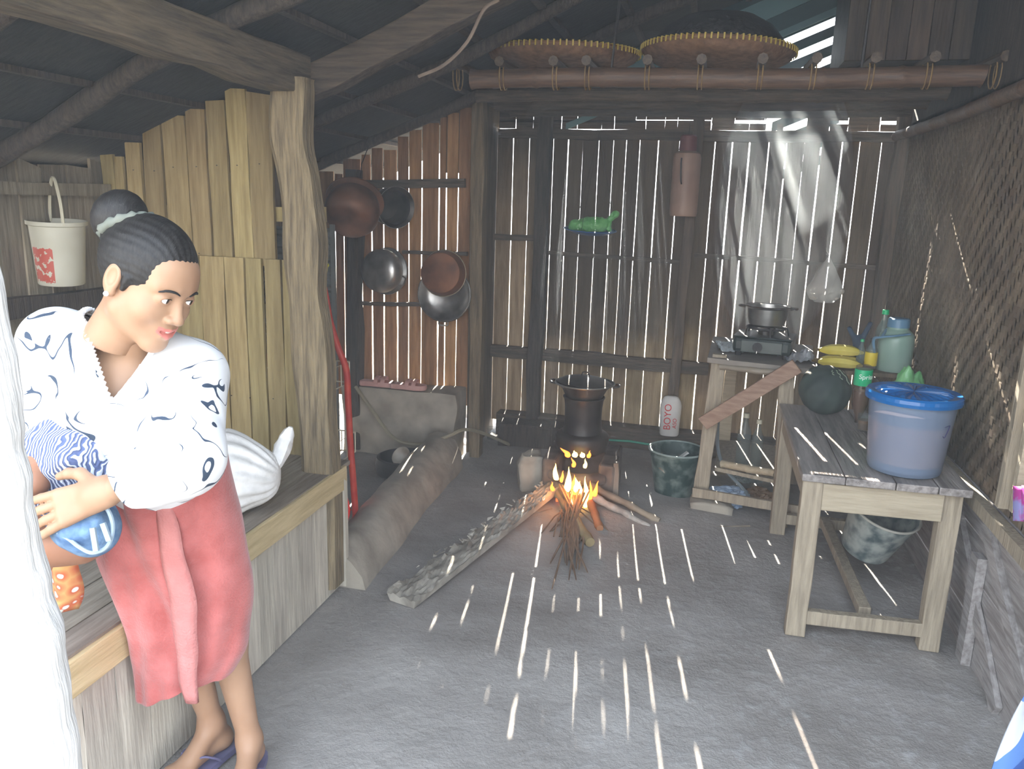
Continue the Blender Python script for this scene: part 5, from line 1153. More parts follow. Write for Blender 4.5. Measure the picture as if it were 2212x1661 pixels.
# ------------------------------------------------------------------ cloths at the right edge, blurred post at the left edge
def hang_cloth(name, pts, m, label, seed, th=.004):
    # pts: grid rows of points
    vs = []; fs = []; nr = len(pts); ncol = len(pts[0])
    for r_ in pts: vs += r_
    for j in range(nr-1):
        for i in range(ncol-1): a = j*ncol+i; fs.append((a, a+1, a+ncol+1, a+ncol))
    o = mobj(name, vs, fs, m, smooth=True); md = o.modifiers.new('s', 'SOLIDIFY'); md.thickness = th; return tagit(o, label, 'cloth')
bw = bpy.data.materials.new('blue_white_batik'); n, b, o = nodes(bw); N = n.nodes; L = n.links
tcn = N.new('ShaderNodeTexCoord'); vo = N.new('ShaderNodeTexNoise'); vo.inputs['Scale'].default_value = 11; vo.inputs['Detail'].default_value = 0; L.new(tcn.outputs['Object'], vo.inputs['Vector'])
rp = N.new('ShaderNodeValToRGB'); rp.color_ramp.interpolation = 'CONSTANT'; rp.color_ramp.elements[0].color = (.02, .06, .22, 1); rp.color_ramp.elements[1].position = .42; rp.color_ramp.elements[1].color = (.06, .14, .34, 1)
e = rp.color_ramp.elements.new(.62); e.color = (.38, .41, .46, 1); L.new(vo.outputs[0], rp.inputs[0]); L.new(rp.outputs[0], b.inputs['Base Color']); b.inputs['Roughness'].default_value = .8
rows = []
for j in range(24):
    t = j/23; row = []
    for i in range(16):
        s_ = i/15
        a = A(2225-t*105, 1480+t*260, w=1.55); bpt = A(2420, 1470+t*300, w=1.75); p = a.lerp(bpt, s_); p += Vector((0, .02*math.sin(s_*19+t*3), .0)); row.append(p)
    rows.append(row)
hang_cloth('hanging_sarong', rows, bw, 'blue and white patterned cloth hanging low at the right edge of the doorway', 1)
pk = mat('pink_violet_cloth', (.55, .05, .35), .7, (.35, .35, .7), 18, ramp=(.45, .55))
rows = [[A(2190+s_*40, 1050+t*75, x=XR-.07)+Vector((.02*math.sin(s_*5), .0, 0)) for s_ in np.linspace(0, 1.6, 10)] for t in np.linspace(0, 1, 10)]
hang_cloth('pink_cloth', rows, pk, 'scrap of pink and violet cloth hanging on the right wall by the stud', 2)
# near left post
cen = [A(-165, -400, w=.74), A(-175, 300, w=.74), A(-150, 640, w=.74), A(-112, 860, w=.76), A(-90, 1020, w=.77), A(-50, 1240, w=.79), A(-10, 1420, w=.80), A(20, 1660, w=.82), A(40, 1900, w=.86)]
mb = MB(); pts = bez(cen, 8); k_ = len(pts); pts = pts+[Vector((pts[-1].x, pts[-1].y, -.05))]
rs_ = [.055+.012*i/k_+.005*noise.noise(Vector((i*.35, 0, 0))) for i in range(len(pts))]
mb.tube(pts, rs_, 20)
for v in mb.v: v += Vector((noise.noise(v*7), noise.noise(v*7+Vector((5, 5, 0))), 0))*.010
simple('doorway_post', mb, mat('whitewashed_post', (.46, .45, .43), .85, (.72, .71, .69), 6, ZS, .4), 'whitish weathered doorway post very near, at the left edge', 'post', smooth=True)

# ------------------------------------------------------------------ people
skin_m = mat('warm_brown_skin', (.33, .19, .115), .5, (.39, .235, .145), 9, (1, 1, 1), .05, spec=.35)
W_ = lambda u, v, w: A(u, v, w=w)
woman = thing('person', 'woman in white swirl-print blouse and red wrapped skirt, perched on the bench edge', 'person', (-1.2, 1.65, 0))
Lsh, Rsh = W_(420, 812, 1.76), W_(118, 742, 1.74)
Lel, Lwr, Lhd = W_(392, 985, 1.58), W_(250, 1055, 1.56), W_(150, 1085, 1.56)
Rel, Rwr = W_(82, 885, 1.74), W_(95, 985, 1.70)
Wst, Hip, Chest = W_(345, 985, 1.88), W_(372, 1110, 1.98), W_(275, 860, 1.77)
NeckB = W_(262, 775, 1.75); HeadC = W_(316, 612, 1.64)
# body: torso, neck, arms, legs
lo = np.array((-1.75, 1.0, -.02)); hi = np.array((-.75, 2.1, 1.5))
F = Field(lo, hi, .006)
F.cap(Hip, Wst, .125, .105, .03); F.cap(Wst, Chest, .105, .115, .04); F.cap(Chest, NeckB+Vector((0, 0, -.04)), .115, .07, .04)
F.cap(Lsh+Vector((0, 0, -.02)), Rsh+Vector((0, 0, -.02)), .05, .05, .05)
F.chain([NeckB, NeckB.lerp(HeadC, .45), HeadC+Vector((-.02, .01, -.02))], [.062, .054, .055], .04)
F.chain([Lsh, Lel], [.05, .042], .02); F.chain([Lel, Lwr], [.04, .027], .02)
F.chain([Rsh, Rel], [.05, .042], .02); F.chain([Rel, Rwr, Rwr+Vector((.05, -.02, -.06))], [.04, .027, .025], .02)
# legs: her left leg is the nearer to the room
LK, LA = W_(470, 1290, 2.12), W_(538, 1592, 2.22); RK, RA = W_(378, 1320, 2.10), W_(456, 1552, 2.27)
LHp, RHp = Hip+Vector((.06, .02, -.02)), Hip+Vector((-.06, -.03, -.02))
for hp_, K, An in ((LHp, LK, LA), (RHp, RK, RA)):
    F.cap(hp_+Vector((-.03, .03, 0)), K, .075, .052, .03); C_ = K.lerp(An, .32)+Vector((-.012, .012, 0)); F.chain([K, C_, An], [.052, .050, .030], .03)
LA.z = max(LA.z, .09); RA.z = max(RA.z, .09)
ldir = Vector((.35, -.94, 0)).normalized(); rdir = Vector((-.15, -.99, 0)).normalized()
for An, d in ((LA, ldir), (RA, rdir)):
    s_ = Vector((d.y, -d.x, 0))
    heel = Vector((An.x, An.y, .055))-d*.035
    F.cap(An, heel, .031, .027, .02); ball = An+d*.135; ball.z = .047
    F.cap(heel, ball+s_*.012, .027, .024, .03); F.cap(An+Vector((0, 0, -.02)), ball+s_*-.01, .028, .022, .03); F.cap(ball-s_*.028, ball+s_*.028, .018, .02, .02)
V1, Q1 = F.mesh()
# feet toes and hands as finer pieces of the same body
def hand(wr, d, pal, spread=1.0, curl=.25, side=1, scale=1.0, thumb=True, lens=(.080, .088, .083, .067)):
    d = Vector(d).normalized(); n_ = Vector(pal); n_ = (n_-d*n_.dot(d)).normalized(); s_ = d.cross(n_)*side     # s_ towards the thumb
    F = Field(np.array(wr)-.20*scale-.02, np.array(wr)+.20*scale+.02, .0024)
    P = wr; k = scale
    for o_ in (-.026, -.009, .009, .026): F.cap(P+s_*(o_*.55)*k, P+d*.085*k+s_*o_*k, .0145*k, .0115*k, .012)
    F.cap(P-d*.04*k, P+d*.02*k, .0225*k, .022*k, .02)
    offs = (.027, .0095, -.0085, -.026)
    for i, o_ in enumerate(offs):
        L_ = lens[i]*k; b0 = P+d*.085*k+s_*o_*k; ang = (o_*3.2)*spread
        dd = (d*math.cos(ang)+s_*math.sin(ang)); c1 = curl*(1+.25*i)
        p1 = b0+(dd*math.cos(c1*.5)+n_*math.sin(c1*.5))*L_*.42; p2 = p1+(dd*math.cos(c1*1.4)+n_*math.sin(c1*1.4))*L_*.32; p3 = p2+(dd*math.cos(c1*2.1)+n_*math.sin(c1*2.1))*L_*.26
        F.chain([b0, p1, p2, p3], [.0098*k, .0085*k, .0078*k, .0066*k], .0035)
    if thumb:
        b0 = P+d*.02*k+s_*.022*k; p1 = b0+(d*.6+s_*.75+n_*.25).normalized()*.038*k; p2 = p1+(d*.85+s_*.4+n_*.35).normalized()*.032*k; p3 = p2+(d*.95+s_*.15+n_*.35).normalized()*.024*k
        F.chain([b0, p1, p2, p3], [.014*k, .0115*k, .0098*k, .0078*k], .006)
    return F.mesh()
pieces = [(V1, Q1)]
hd = (Lhd-Lwr)
pieces.append(hand(Lwr+hd.normalized()*.02, hd+Vector((-.02, -.01, -.015)), -RT*.0-UP*.25+FW*1.0, 1.5, .13, side=-1, scale=1.08))
pieces.append(hand(Rwr+Vector((.045, -.02, -.055)), Vector((.5, -.3, -.8)), Vector((.5, .8, 0)), .8, .3, side=1))
for An, d, sg in ((LA, ldir, 1), (RA, rdir, -1)):
    s_ = Vector((d.y, -d.x, 0)); F = Field(np.array(An+d*.15)-.09, np.array(An+d*.15)+.09, .0026)
    ball = An+d*.135; ball.z = .044
    for i, (o_, L_, r_) in enumerate(((.030, .05, .0135), (.011, .048, .0095), (-.004, .042, .009), (-.018, .036, .0088), (-.031, .028, .0085))):
        b0 = ball+s_*o_*(sg if True else 1); F.chain([b0-d*.02, b0+d*L_*.6+Vector((0, 0, .002)), b0+d*L_-Vector((0, 0, .006))], [r_*1.1, r_, r_*.9], .004)
    pieces.append(F.mesh())
# head, sculpted upright then turned
hf = Field((-.115, -.13, -.155), (.115, .15, .145), .0019)
hf.ell((0, -.012, .032), (.073, .092, .086), .01)
hf.ell((0, .030, -.022), (.061, .060, .078), .03)
for sg in (1, -1):
    hf.cap((sg*.050, .008, -.052), (sg*.012, .066, -.093), .020, .016, .028)
    hf.ell((sg*.036, .056, -.028), (.027, .026, .027), .022)
    hf.cap((sg*.012, .083, .026), (sg*.044, .068, .025), .009, .009, .014)
hf.ell((0, .066, -.097), (.021, .018, .016), .02)
hf.ell((0, .055, .050), (.052, .034, .040), .03)
hf.ell((0, .076, -.058), (.029, .020, .022), .018)
for sg in (1, -1): hf.ell((sg*.032, .100, .005), (.019, .016, .013), .014, 'sub')
hf.cap((0, .083, .016), (0, .100, -.026), .0075, .0105, .010); hf.ell((0, .1035, -.030), (.0120, .0105, .0090), .008)
for sg in (1, -1): hf.ell((sg*.0145, .0955, -.033), (.0080, .0095, .0068), .006)
for sg in (1, -1): hf.ell((sg*.0065, .104, -.0415), (.0042, .006, .003), .002, 'sub')
# lips
hf.chain([(-.030, .073, -.0525), (-.014, .0895, -.0550), (0, .0935, -.0545), (.014, .0895, -.0550), (.030, .073, -.0525)], [.002, .0038, .0042, .0038, .002], .004)
hf.chain([(-.027, .074, -.0575), (-.013, .0885, -.0690), (0, .0915, -.0715), (.013, .0885, -.0690), (.027, .074, -.0575)], [.0018, .0042, .0050, .0042, .0018], .004)
hf.chain([(-.028, .079, -.0550), (-.012, .095, -.0620), (.012, .095, -.0620), (.028, .079, -.0550)], [.0014, .0038, .0038, .0014], .002, 'sub')
for sg in (1, -1):
    hf.ell((sg*.0315, .0765, .006), (.0172, .0148, .0135), .006)
    hf.ell((sg*.0320, .0925, .0045), (.0155, .010, .0052), .002, 'sub')
    Re = Matrix.Rotation(sg*math.radians(-18), 3, 'Z')
    hf.ell((sg*.0765, -.010, .002), (.0085, .019, .031), .006); hf.ell((sg*.084, -.006, .006), (.006, .011, .018), .004, 'sub'); hf.ell((sg*.076, -.004, -.024), (.0075, .010, .010), .006)
hf.cap((0, -.012, -.06), (0, -.03, -.14), .052, .052, .03)
HV, HQ = hf.mesh()
yawf = Vector((.985, -.17, 0)).normalized(); pitch = math.radians(24)
upv = Vector((0, 0, 1)); fwdh = (yawf*math.cos(pitch)-upv*math.sin(pitch)).normalized(); uph = (upv*math.cos(pitch)+yawf*math.sin(pitch)).normalized()
lefth = uph.cross(fwdh).normalized(); roll = math.radians(-9)
uph2 = (uph*math.cos(roll)+lefth*-math.sin(roll)).normalized(); lefth2 = uph2.cross(fwdh).normalized()
HM = np.array([[lefth2[i], fwdh[i], uph2[i]] for i in range(3)]); HM[:, 0] *= -1; HM = HM   # local x = her right
# keep a proper rotation: x axis = forward x up
xr = fwdh.cross(uph2); HM = np.array([[xr[i], fwdh[i], uph2[i]] for i in range(3)])
HS = 1.03
def hw(P): return (np.array(P)*HS)@HM.T+np.array(HeadC)
pieces.append((hw(HV), HQ))
# material regions by position: lips
allV = []; allF = []; mi = []; off = 0
for k, (v_, q_) in enumerate(pieces):
    allV.append(v_); allF.append(q_+off); off += len(v_)
    m_ = np.zeros(len(q_), int)
    if k == len(pieces)-1:
        c_ = HV[q_].mean(1); lip = (np.abs(c_[:, 0]) < .0275) & (c_[:, 1] > .076) & (((c_[:, 2]+.0550-np.abs(c_[:, 0])*.06) < .0034) & ((c_[:, 2]+.0755) > np.abs(c_[:, 0])*.50-.0015))
        m_[lip] = 1
    mi.append(m_)
V = np.concatenate(allV); Q = np.concatenate(allF)
lip_m = mat('rosy_lips', (.50, .16, .13), .4, (.55, .20, .17), 20)
body = nobj('body', toloc(V, woman), Q, [skin_m, lip_m], woman, mi=np.concatenate(mi))
def hobj(name, mb, m, smooth=True, parent=body):
    V = hw([tuple(v) for v in mb.v]); o = mobj(name, toloc(V, woman), mb.f, m, parent, smooth, mi=mb.mi); return o
eye_w = mat('eye_white', (.75, .72, .68), .2); iris_m = mat('dark_iris', (.02, .012, .008), .15)
for sg, nm in ((1, 'eye'), (-1, 'eye')):
    mb = MB(); c = Vector((sg*.0315, .0765, .0052)); g = Vector((-.42, .90, -.06)).normalized()
    for j in range(1, 13):
        pass
    bm = bmesh.new(); bmesh.ops.create_uvsphere(bm, u_segments=24, v_segments=16, radius=.0128); R_ = g.to_track_quat('Z', 'Y').to_matrix()
    for v in bm.verts: v.co = R_ @ v.co+c
    mb.v = [v.co.copy() for v in bm.verts]; bm.verts.index_update(); mb.f = [tuple(v.index for v in f.verts) for f in bm.faces]
    mb.mi = [1 if (Vector([sum(mb.v[i][k] for i in f)/len(f) for k in range(3)])-c).normalized().dot(g) > .88 else 0 for f in mb.f]; bm.free()
    hobj('eye', mb, [eye_w, iris_m])
mb = MB(); mb.lathe([(0, 0), (.019, 0), (.022, .009), (0, .009)], 24)
mb.v = [Vector((v.x*1.05, .0725+v.y*1.0, -.0600+(v.z-.0045))) for v in mb.v]; hobj('teeth', mb, mat('teeth', (.75, .72, .64), .3))
hair_m = mat('dark_hair', (.008, .007, .007), .5, (.022, .020, .018), 26, (10, 1.2, 3), .15, spec=.3)
for sg in (1, -1):
    mb = MB(); pts = bez([(sg*.013, .0912, .0220), (sg*.025, .0900, .0268), (sg*.040, .0806, .0266), (sg*.052, .0675, .0200)], 5)
    pts = [Vector((p.x, max([HV[i][1] for i in np.where((np.abs(HV[:, 0]-p.x) < .004) & (np.abs(HV[:, 2]-p.z) < .004) & (HV[:, 1] > .03))[0]]+[.05])-.0002, p.z)) for p in pts]
    mb.tube(pts, [.0010+.0018*math.sin(PI*(i+1)/(len(pts)+1)) for i in range(len(pts))], 6); hobj('eyebrow', mb, hair_m)
    mb = MB(); pts = bez([(sg*.0185, .0865, .0075), (sg*.026, .0895, .0100), (sg*.036, .0885, .0102), (sg*.0455, .081, .0065)], 5); mb.tube(pts, .0009, 5); hobj('eyelashes', mb, hair_m)
mb = MB(); bm = bmesh.new(); bmesh.ops.create_uvsphere(bm, u_segments=14, v_segments=10, radius=.0052); mb.v = [v.co+Vector((.084, -.003, -.029)) for v in bm.verts]; bm.verts.index_update(); mb.f = [tuple(v.index for v in f.verts) for f in bm.faces]; mb.mi = [0]*len(mb.f); bm.free()
hobj('earring', mb, mat('pearl', (.9, .88, .85), .15))
# hair: cap pulled back into a bun
F = Field((-.12, -.20, -.12), (.12, .13, .19), .0024)
F.ell((0, -.014, .040), (.0805, .103, .0945), .01)
F.ell((0, .088, -.022), (.063, .062, .074), .014, 'sub')
for sg in (1, -1): F.ell((sg*.085, .034, -.045), (.034, .042, .054), .012, 'sub'); F.ell((sg*.088, -.010, -.004), (.018, .017, .030), .006, 'sub')
F.plane((0, -.02, -.052), (0, .25, -.97), .01)
F.ell((0, -.118, .085), (.055, .050, .058), .012)
for sg in (1, -1): F.cap((sg*.071, .020, .014), (sg*.071, .016, -.008), .007, .005, .010)
BV, BQ = F.mesh()
ang = np.arctan2(BV[:, 0], BV[:, 2]-.02); gr = .0004*np.sin(ang*36+3*np.sin(BV[:, 1]*30))
nr = BV-np.array((0, -.016, .038)); nr /= np.linalg.norm(nr, axis=1)[:, None]; BV = BV+nr*gr[:, None]
hair = nobj('hair', toloc(hw(BV), woman), BQ, hair_m, woman)
mb = MB(); R_ = Vector((0, -.7, .6)).normalized().to_track_quat('Z', 'Y').to_matrix()
ring = []
for k in range(40):
    a = 2*PI*k/40; ring.append(R_ @ Vector((.050*math.cos(a), .050*math.sin(a), 0))+Vector((0, -.088, .080)))
mb.tube(ring, [.010+.003*math.sin(k*2.4) for k in range(40)], 8, True); hobj('hair_tie', mb, mat('grey_scrunchie', (.10, .12, .10), .8, (.18, .19, .16), 20), parent=hair)
# ---- blouse
F = Field((-1.75, 1.05, .70), (-.75, 2.05, 1.50), .0055)
F.cap(Chest+Vector((0, 0, .02)), Chest.lerp(Wst, .9), .150, .148, .05)
F.cap(Lsh.lerp(Rsh, .06), Rsh.lerp(Lsh, .06), .074, .076, .06)
F.cap(Chest, NeckB+Vector((0, 0, -.045)), .13, .085, .05)
vd = Vector((.61, -.79, 0))
bl = Lsh.lerp(Rsh, .30)+Vector((0, 0, -.13)); br_ = Lsh.lerp(Rsh, .68)+Vector((0, 0, -.13))
F.cap(bl, bl+vd*.05, .065, .075, .05); F.cap(br_, br_+vd*.05, .065, .075, .05)
F.chain([Lsh, Lel, Lel.lerp(Lwr, .55), Lwr+(Lel-Lwr).normalized()*.02], [.072, .078, .062, .045], .035)
F.chain([Rsh, Rel, Rel.lerp(Rwr, .6), Rwr], [.072, .070, .058, .046], .035)
F.cap(Wst+vd*.03+Vector((.0, 0, .03)), Lel+Vector((-.06, .04, -.03)), .11, .06, .06)
BV, BQ = F.mesh()
def rim_edges(Q):
    from collections import Counter
    E_ = Counter()
    for f in Q.tolist():
        for i in range(4): a, c = f[i], f[(i+1) % 4]; E_[(min(a, c), max(a, c))] += 1
    nb = {}
    for (a, c), k in E_.items():
        if k == 1: nb.setdefault(a, []).append(c); nb.setdefault(c, []).append(a)
    return nb
def smooth_rim(V, Q, it=25):
    V = V.copy(); nb = rim_edges(Q)
    for _ in range(it):
        new = {i: (V[i]*.4+.6*np.mean([V[j] for j in n_], axis=0)) for i, n_ in nb.items() if len(n_) == 2}
        for i, p in new.items(): V[i] = p
    return V
# cut cuffs, hem and V neck open
def cut(V, Q, fn):
    c = V[Q].mean(1); keep = ~fn(c); return Q[keep]
def beyond(c, p, d, r, t0=0): 
    q = c-np.array(p); t = q@np.array(d.normalized()); rad = np.linalg.norm(q-t[:, None]*np.array(d.normalized()), axis=1); return (t > t0) & (rad < r)
BQ = cut(BV, BQ, lambda c: beyond(c, Lwr+(Lel-Lwr).normalized()*.012, Lwr-Lel, .09))
BQ = cut(BV, BQ, lambda c: beyond(c, Rwr, Rwr-Rel, .09))
wd = (Wst-Chest).normalized()
ndir = (HeadC-NeckB).normalized()
vn = W_(262, 745, 1.6); apex = W_(243, 832, 1.6)
def neckcut(c):
    # project to the photograph-independent chest plane: V opening facing vd
    q = c-np.array(NeckB); up_ = q[:, 2]; side_ = q@np.array((.79, .61, 0)); fr = q@np.array(vd)
    t = up_+.070
    return ((fr > -.06) & (t > 0) & (side_ > -.02-.25*t) & (side_ < -.02+.85*t) & (side_ < .075)) | ((np.linalg.norm(q[:, :2], axis=1) < .072) & (up_ > .01))
BQ = cut(BV, BQ, neckcut)
BV = smooth_rim(BV, BQ)
# cloth folds
BV = BV+np.array([[noise.noise(Vector((p[0]*9, p[1]*9, p[2]*7)))*.012+noise.noise(Vector((p[0]*22+5, p[1]*22, p[2]*12)))*.005]*3 for p in BV])*np.array((.6, -.8, .1))
bl_m = bpy.data.materials.new('white_blouse_with_swirls'); n, b, o = nodes(bl_m); N = n.nodes; L = n.links
tcn = N.new('ShaderNodeTexCoord'); n1 = N.new('ShaderNodeTexNoise'); n1.inputs['Scale'].default_value = 11; n1.inputs['Detail'].default_value = 0.6; n1.inputs['Distortion'].default_value = 1.2
L.new(tcn.outputs['Object'], n1.inputs['Vector'])
s1 = N.new('ShaderNodeMath'); s1.operation = 'SUBTRACT'; s1.inputs[1].default_value = .5; L.new(n1.outputs[0], s1.inputs[0]); s2 = N.new('ShaderNodeMath'); s2.operation = 'ABSOLUTE'; L.new(s1.outputs[0], s2.inputs[0])
n2 = N.new('ShaderNodeTexNoise'); n2.inputs['Scale'].default_value = 15; n2.inputs['Detail'].default_value = 0; mp2 = N.new('ShaderNodeMapping'); mp2.inputs['Location'].default_value = (3, 7, 1); L.new(tcn.outputs['Object'], mp2.inputs[0]); L.new(mp2.outputs[0], n2.inputs['Vector'])
w1 = N.new('ShaderNodeMapRange'); w1.inputs['From Min'].default_value = .36; w1.inputs['From Max'].default_value = .68; w1.inputs['To Min'].default_value = -.004; w1.inputs['To Max'].default_value = .030; w1.clamp = False; L.new(n2.outputs[0], w1.inputs['Value'])
lt = N.new('ShaderNodeMath'); lt.operation = 'LESS_THAN'; L.new(s2.outputs[0], lt.inputs[0]); L.new(w1.outputs[0], lt.inputs[1])
mx = N.new('ShaderNodeMix'); mx.data_type = 'RGBA'; L.new(lt.outputs[0], mx.inputs['Factor']); mx.inputs['A'].default_value = (.82, .83, .84, 1); mx.inputs['B'].default_value = (.035, .055, .09, 1)
L.new(mx.outputs['Result'], b.inputs['Base Color']); b.inputs['Roughness'].default_value = .8
blouse = nobj('blouse', toloc(BV, woman), BQ, bl_m, woman)
nb_ = rim_edges(BQ); near = [i for i in nb_ if np.linalg.norm(BV[i]-np.array(NeckB)) < .21 and BV[i][2] > NeckB.z-.12]
if near:
    seen = {near[0]}; loop = [near[0]]; cur = near[0]
    while True:
        nx_ = [j for j in nb_[cur] if j not in seen]
        if not nx_: break
        cur = nx_[0]; seen.add(cur); loop.append(cur)
    mb = MB(); P_ = [Vector(BV[i])+blouse.data.vertices[i].normal*.006 for i in loop]; mb.tube([p+Vector((0, 0, .004))*math.sin(k*2.1) for k, p in enumerate(P_)], [.0045+.0035*math.sin(k*2.1) for k in range(len(P_))], 6, True)
    o = mb.build('collar_frill', mat('white_frill', (.82, .82, .82), .85), None, True); o.data.transform(Matrix.Translation(-woman.location)); o.parent = blouse
md = blouse.modifiers.new('cloth', 'SOLIDIFY'); md.thickness = .003
# ---- wrapped red skirt
rows = [(975, 205, 478, 1.88), (1015, 196, 486, 1.90), (1070, 203, 500, 1.93), (1120, 213, 514, 1.96), (1190, 220, 526, 1.99), (1250, 240, 538, 2.02), (1300, 262, 540, 2.04), (1350, 282, 534, 2.06), (1400, 292, 528, 2.08), (1440, 300, 505, 2.10)]
NK = 96; SV = []; 
for ri, (v, u0, u1, w) in enumerate(rows):
    a, b_ = A(u0, v, w=w), A(u1, v, w=w); c = (a+b_)/2; sd = (b_-a); hw_ = sd.length/2; sd.normalize(); dv = Vector((sd.y, -sd.x, 0)).normalized()
    if dv.dot(vd) < 0: dv = -dv
    dp = .125-.045*ri/9
    for k in range(NK):
        th = 2*PI*k/NK; cx_, sy_ = math.cos(th), math.sin(th)
        p = c+sd*hw_*math.copysign(abs(cx_)**.85, cx_)+dv*dp*sy_
        rr_ = 0
        # overlap fold down the front and shallow drag folds
        fx = -.10+.40*(ri/9)
        if sy_ > 0:
            d_ = cx_-fx; rr_ += .020*math.exp(-(d_/.10)**2)*(1 if d_ < 0 else .7)-.012*math.exp(-((d_+.22)/.10)**2)
            rr_ += .005*math.sin(cx_*14+ri*.9)
        p += dv*rr_; 
        if ri >= 8: p.z += -.055*(1 if cx_ < fx else 0)*0
        SV.append(p)
# hem: sweeps up to the right
hemv = []
for k in range(NK):
    th = 2*PI*k/NK; cx_, sy_ = math.cos(th), math.sin(th); p = SV[-NK+k].copy(); p.z -= .075*max(0, min(1, (.45-cx_)/1.1)); hemv.append(p)
SV += hemv
SV = np.array([tuple(p) for p in SV]); NRr = len(SV)//NK
grid = SV.reshape(NRr, NK, 3)
# refine rows smoothly
fine = []
for i in range(NRr-1):
    for t in np.linspace(0, 1, 8, endpoint=False):
        i0, i3 = max(i-1, 0), min(i+2, NRr-1); a, b_, c, d = grid[i0], grid[i], grid[i+1], grid[i3]
        fine.append(.5*((2*b_)+(c-a)*t+(2*a-5*b_+4*c-d)*t*t+(3*b_-a-3*c+d)*t**3))
fine.append(grid[-1]); fine = np.array(fine); nr_ = len(fine); SVf = fine.reshape(-1, 3)
dr = np.array([noise.noise(Vector((p[0]*6, p[1]*6, p[2]*4)))*.010+noise.noise(Vector((p[0]*16, p[1]*16, p[2]*11+3)))*.004 for p in SVf]); SVf = SVf+dr[:, None]*np.array((.61, -.79, 0))
SQ = np.array([(i*NK+k, i*NK+(k+1) % NK, (i+1)*NK+(k+1) % NK, (i+1)*NK+k) for i in range(nr_-1) for k in range(NK)])
sk_m = mat('red_towelling', (.37, .088, .078), .95, (.47, .135, .125), 14, (1, 1, 1), .35, bscale=160, sheen=.3)
skirt = nobj('skirt', toloc(SVf, woman), SQ, sk_m, woman); md = skirt.modifiers.new('cloth', 'SOLIDIFY'); md.thickness = .006; md.offset = 1
# hanging end of the wrap
mb = MB(); col = [A(348+t*75+10*math.sin(t*4), 1075+t*440, w=1.80+.20*t) for t in np.linspace(0, 1, 26)]; vs = []
for i, p in enumerate(col):
    t = i/25; wd_ = .012+.018*math.sin(PI*min(1, t*1.02))**.8
    for s_ in (-1, -.5, 0, .5, 1): vs.append(p+RT*s_*wd_-FW*(.007*(1-s_*s_))+Vector((.012*noise.noise(Vector((t*5, s_, 0))), 0, 0)))
fs = [(i*5+j, i*5+j+1, i*5+6+j, i*5+5+j) for i in range(25) for j in range(4)]
o = mobj('wrap_end', toloc(np.array([tuple(v) for v in vs]), woman), fs, mat('pale_red_towelling', (.44, .155, .145), .95, (.52, .21, .195), 14, (1, 1, 1), .35, bscale=160), skirt, True); md = o.modifiers.new('cloth', 'SOLIDIFY'); md.thickness = .006
# ---- flip-flops
ff = mat('violet_grey_rubber', (.13, .12, .22), .6, (.18, .17, .29), 20)
for An, d, sg in ((LA, ldir, 1), (RA, rdir, -1)):
    s_ = Vector((d.y, -d.x, 0)); base = Vector((An.x, An.y, 0)); mb = MB()
    out = bez([base+d*q+s_*w_ for q, w_ in ((-.085, 0), (-.07, .034), (0, .034), (.10, .043), (.17, .043), (.215, .0), (.17, -.043), (.10, -.040), (0, -.034), (-.07, -.034))]+[base-d*.085], 4)[:-1]; k_ = len(out)
    mb.add([p+Vector((0, 0, .004)) for p in out]+[p+Vector((0, 0, .022)) for p in out], [tuple(range(k_))[::-1], tuple(range(k_, 2*k_))]+[(i, (i+1) % k_, k_+(i+1) % k_, k_+i) for i in range(k_)])
    o = mb.build('sole', ff, None); o.data.transform(Matrix.Translation(-woman.location)); o.parent = woman; o.name = 'flip_flop'
    mb = MB(); toe = base+d*.155+s_*.018*sg+Vector((0, 0, .022))
    top_ = base+d*.115+s_*.012*sg+Vector((0, 0, .082))
    for e in (1, -1):
        pts = bez([toe, toe+Vector((0, 0, .030))-d*.012, base+d*.085+s_*.022*e+Vector((0, 0, .078)), base+d*.04+s_*.037*e+Vector((0, 0, .052)), base+d*.01+s_*.036*e+Vector((0, 0, .02))], 5)
        for a_, b_ in zip(pts[:-1], pts[1:]): mb.bar(a_, b_+(b_-a_)*.15, .015, .005, s_.cross(b_-a_) if False else (a_-base).cross(d) if False else s_)
    o2 = mb.build('strap', ff, None); o2.data.transform(Matrix.Translation(-woman.location)); o2.parent = o

# ---- child held on the bench
child = thing('person', 'child in crocheted top and denim shorts, held by the woman behind the post', 'person', (-1.4, 1.42, BZ))
Cc = W_(135, 985, 1.72); Cw = W_(150, 1100, 1.74); Ck = W_(60, 1170, 1.66)
F = Field((-1.80, 1.05, .50), (-.95, 1.85, 1.25), .006)
hdC = W_(-30, 905, 1.72)
F.cap(Cc, Cw, .075, .085, .04); F.cap(Cc, W_(60, 960, 1.72), .06, .035, .03); F.ell(hdC, (.082, .082, .10), .02)
F.chain([W_(95, 975, 1.66), W_(70, 1045, 1.62), W_(25, 1090, 1.60)], [.030, .027, .020], .02)
F.chain([Cw, W_(165, 1150, 1.66), W_(110, 1165, 1.64), W_(40, 1185, 1.68)], [.07, .06, .048, .035], .03)
F.chain([Cw, W_(120, 1170, 1.76), W_(60, 1230, 1.8)], [.07, .055, .035], .03)
CV, CQ = F.mesh(); cb = nobj('body', toloc(CV, child), CQ, mat('child_skin', (.25, .115, .068), .5, (.30, .145, .085), 9), child)
F = Field(np.array(hdC)-.15, np.array(hdC)+.15, .004); F.ell(hdC+Vector((-.01, .01, .02)), (.088, .088, .098), .01); F.ell(hdC+Vector((.05, -.06, -.05)), (.07, .07, .08), .02, 'sub'); V_, Q_ = F.mesh(); nobj('hair', toloc(V_, child), Q_, hair_m, child)
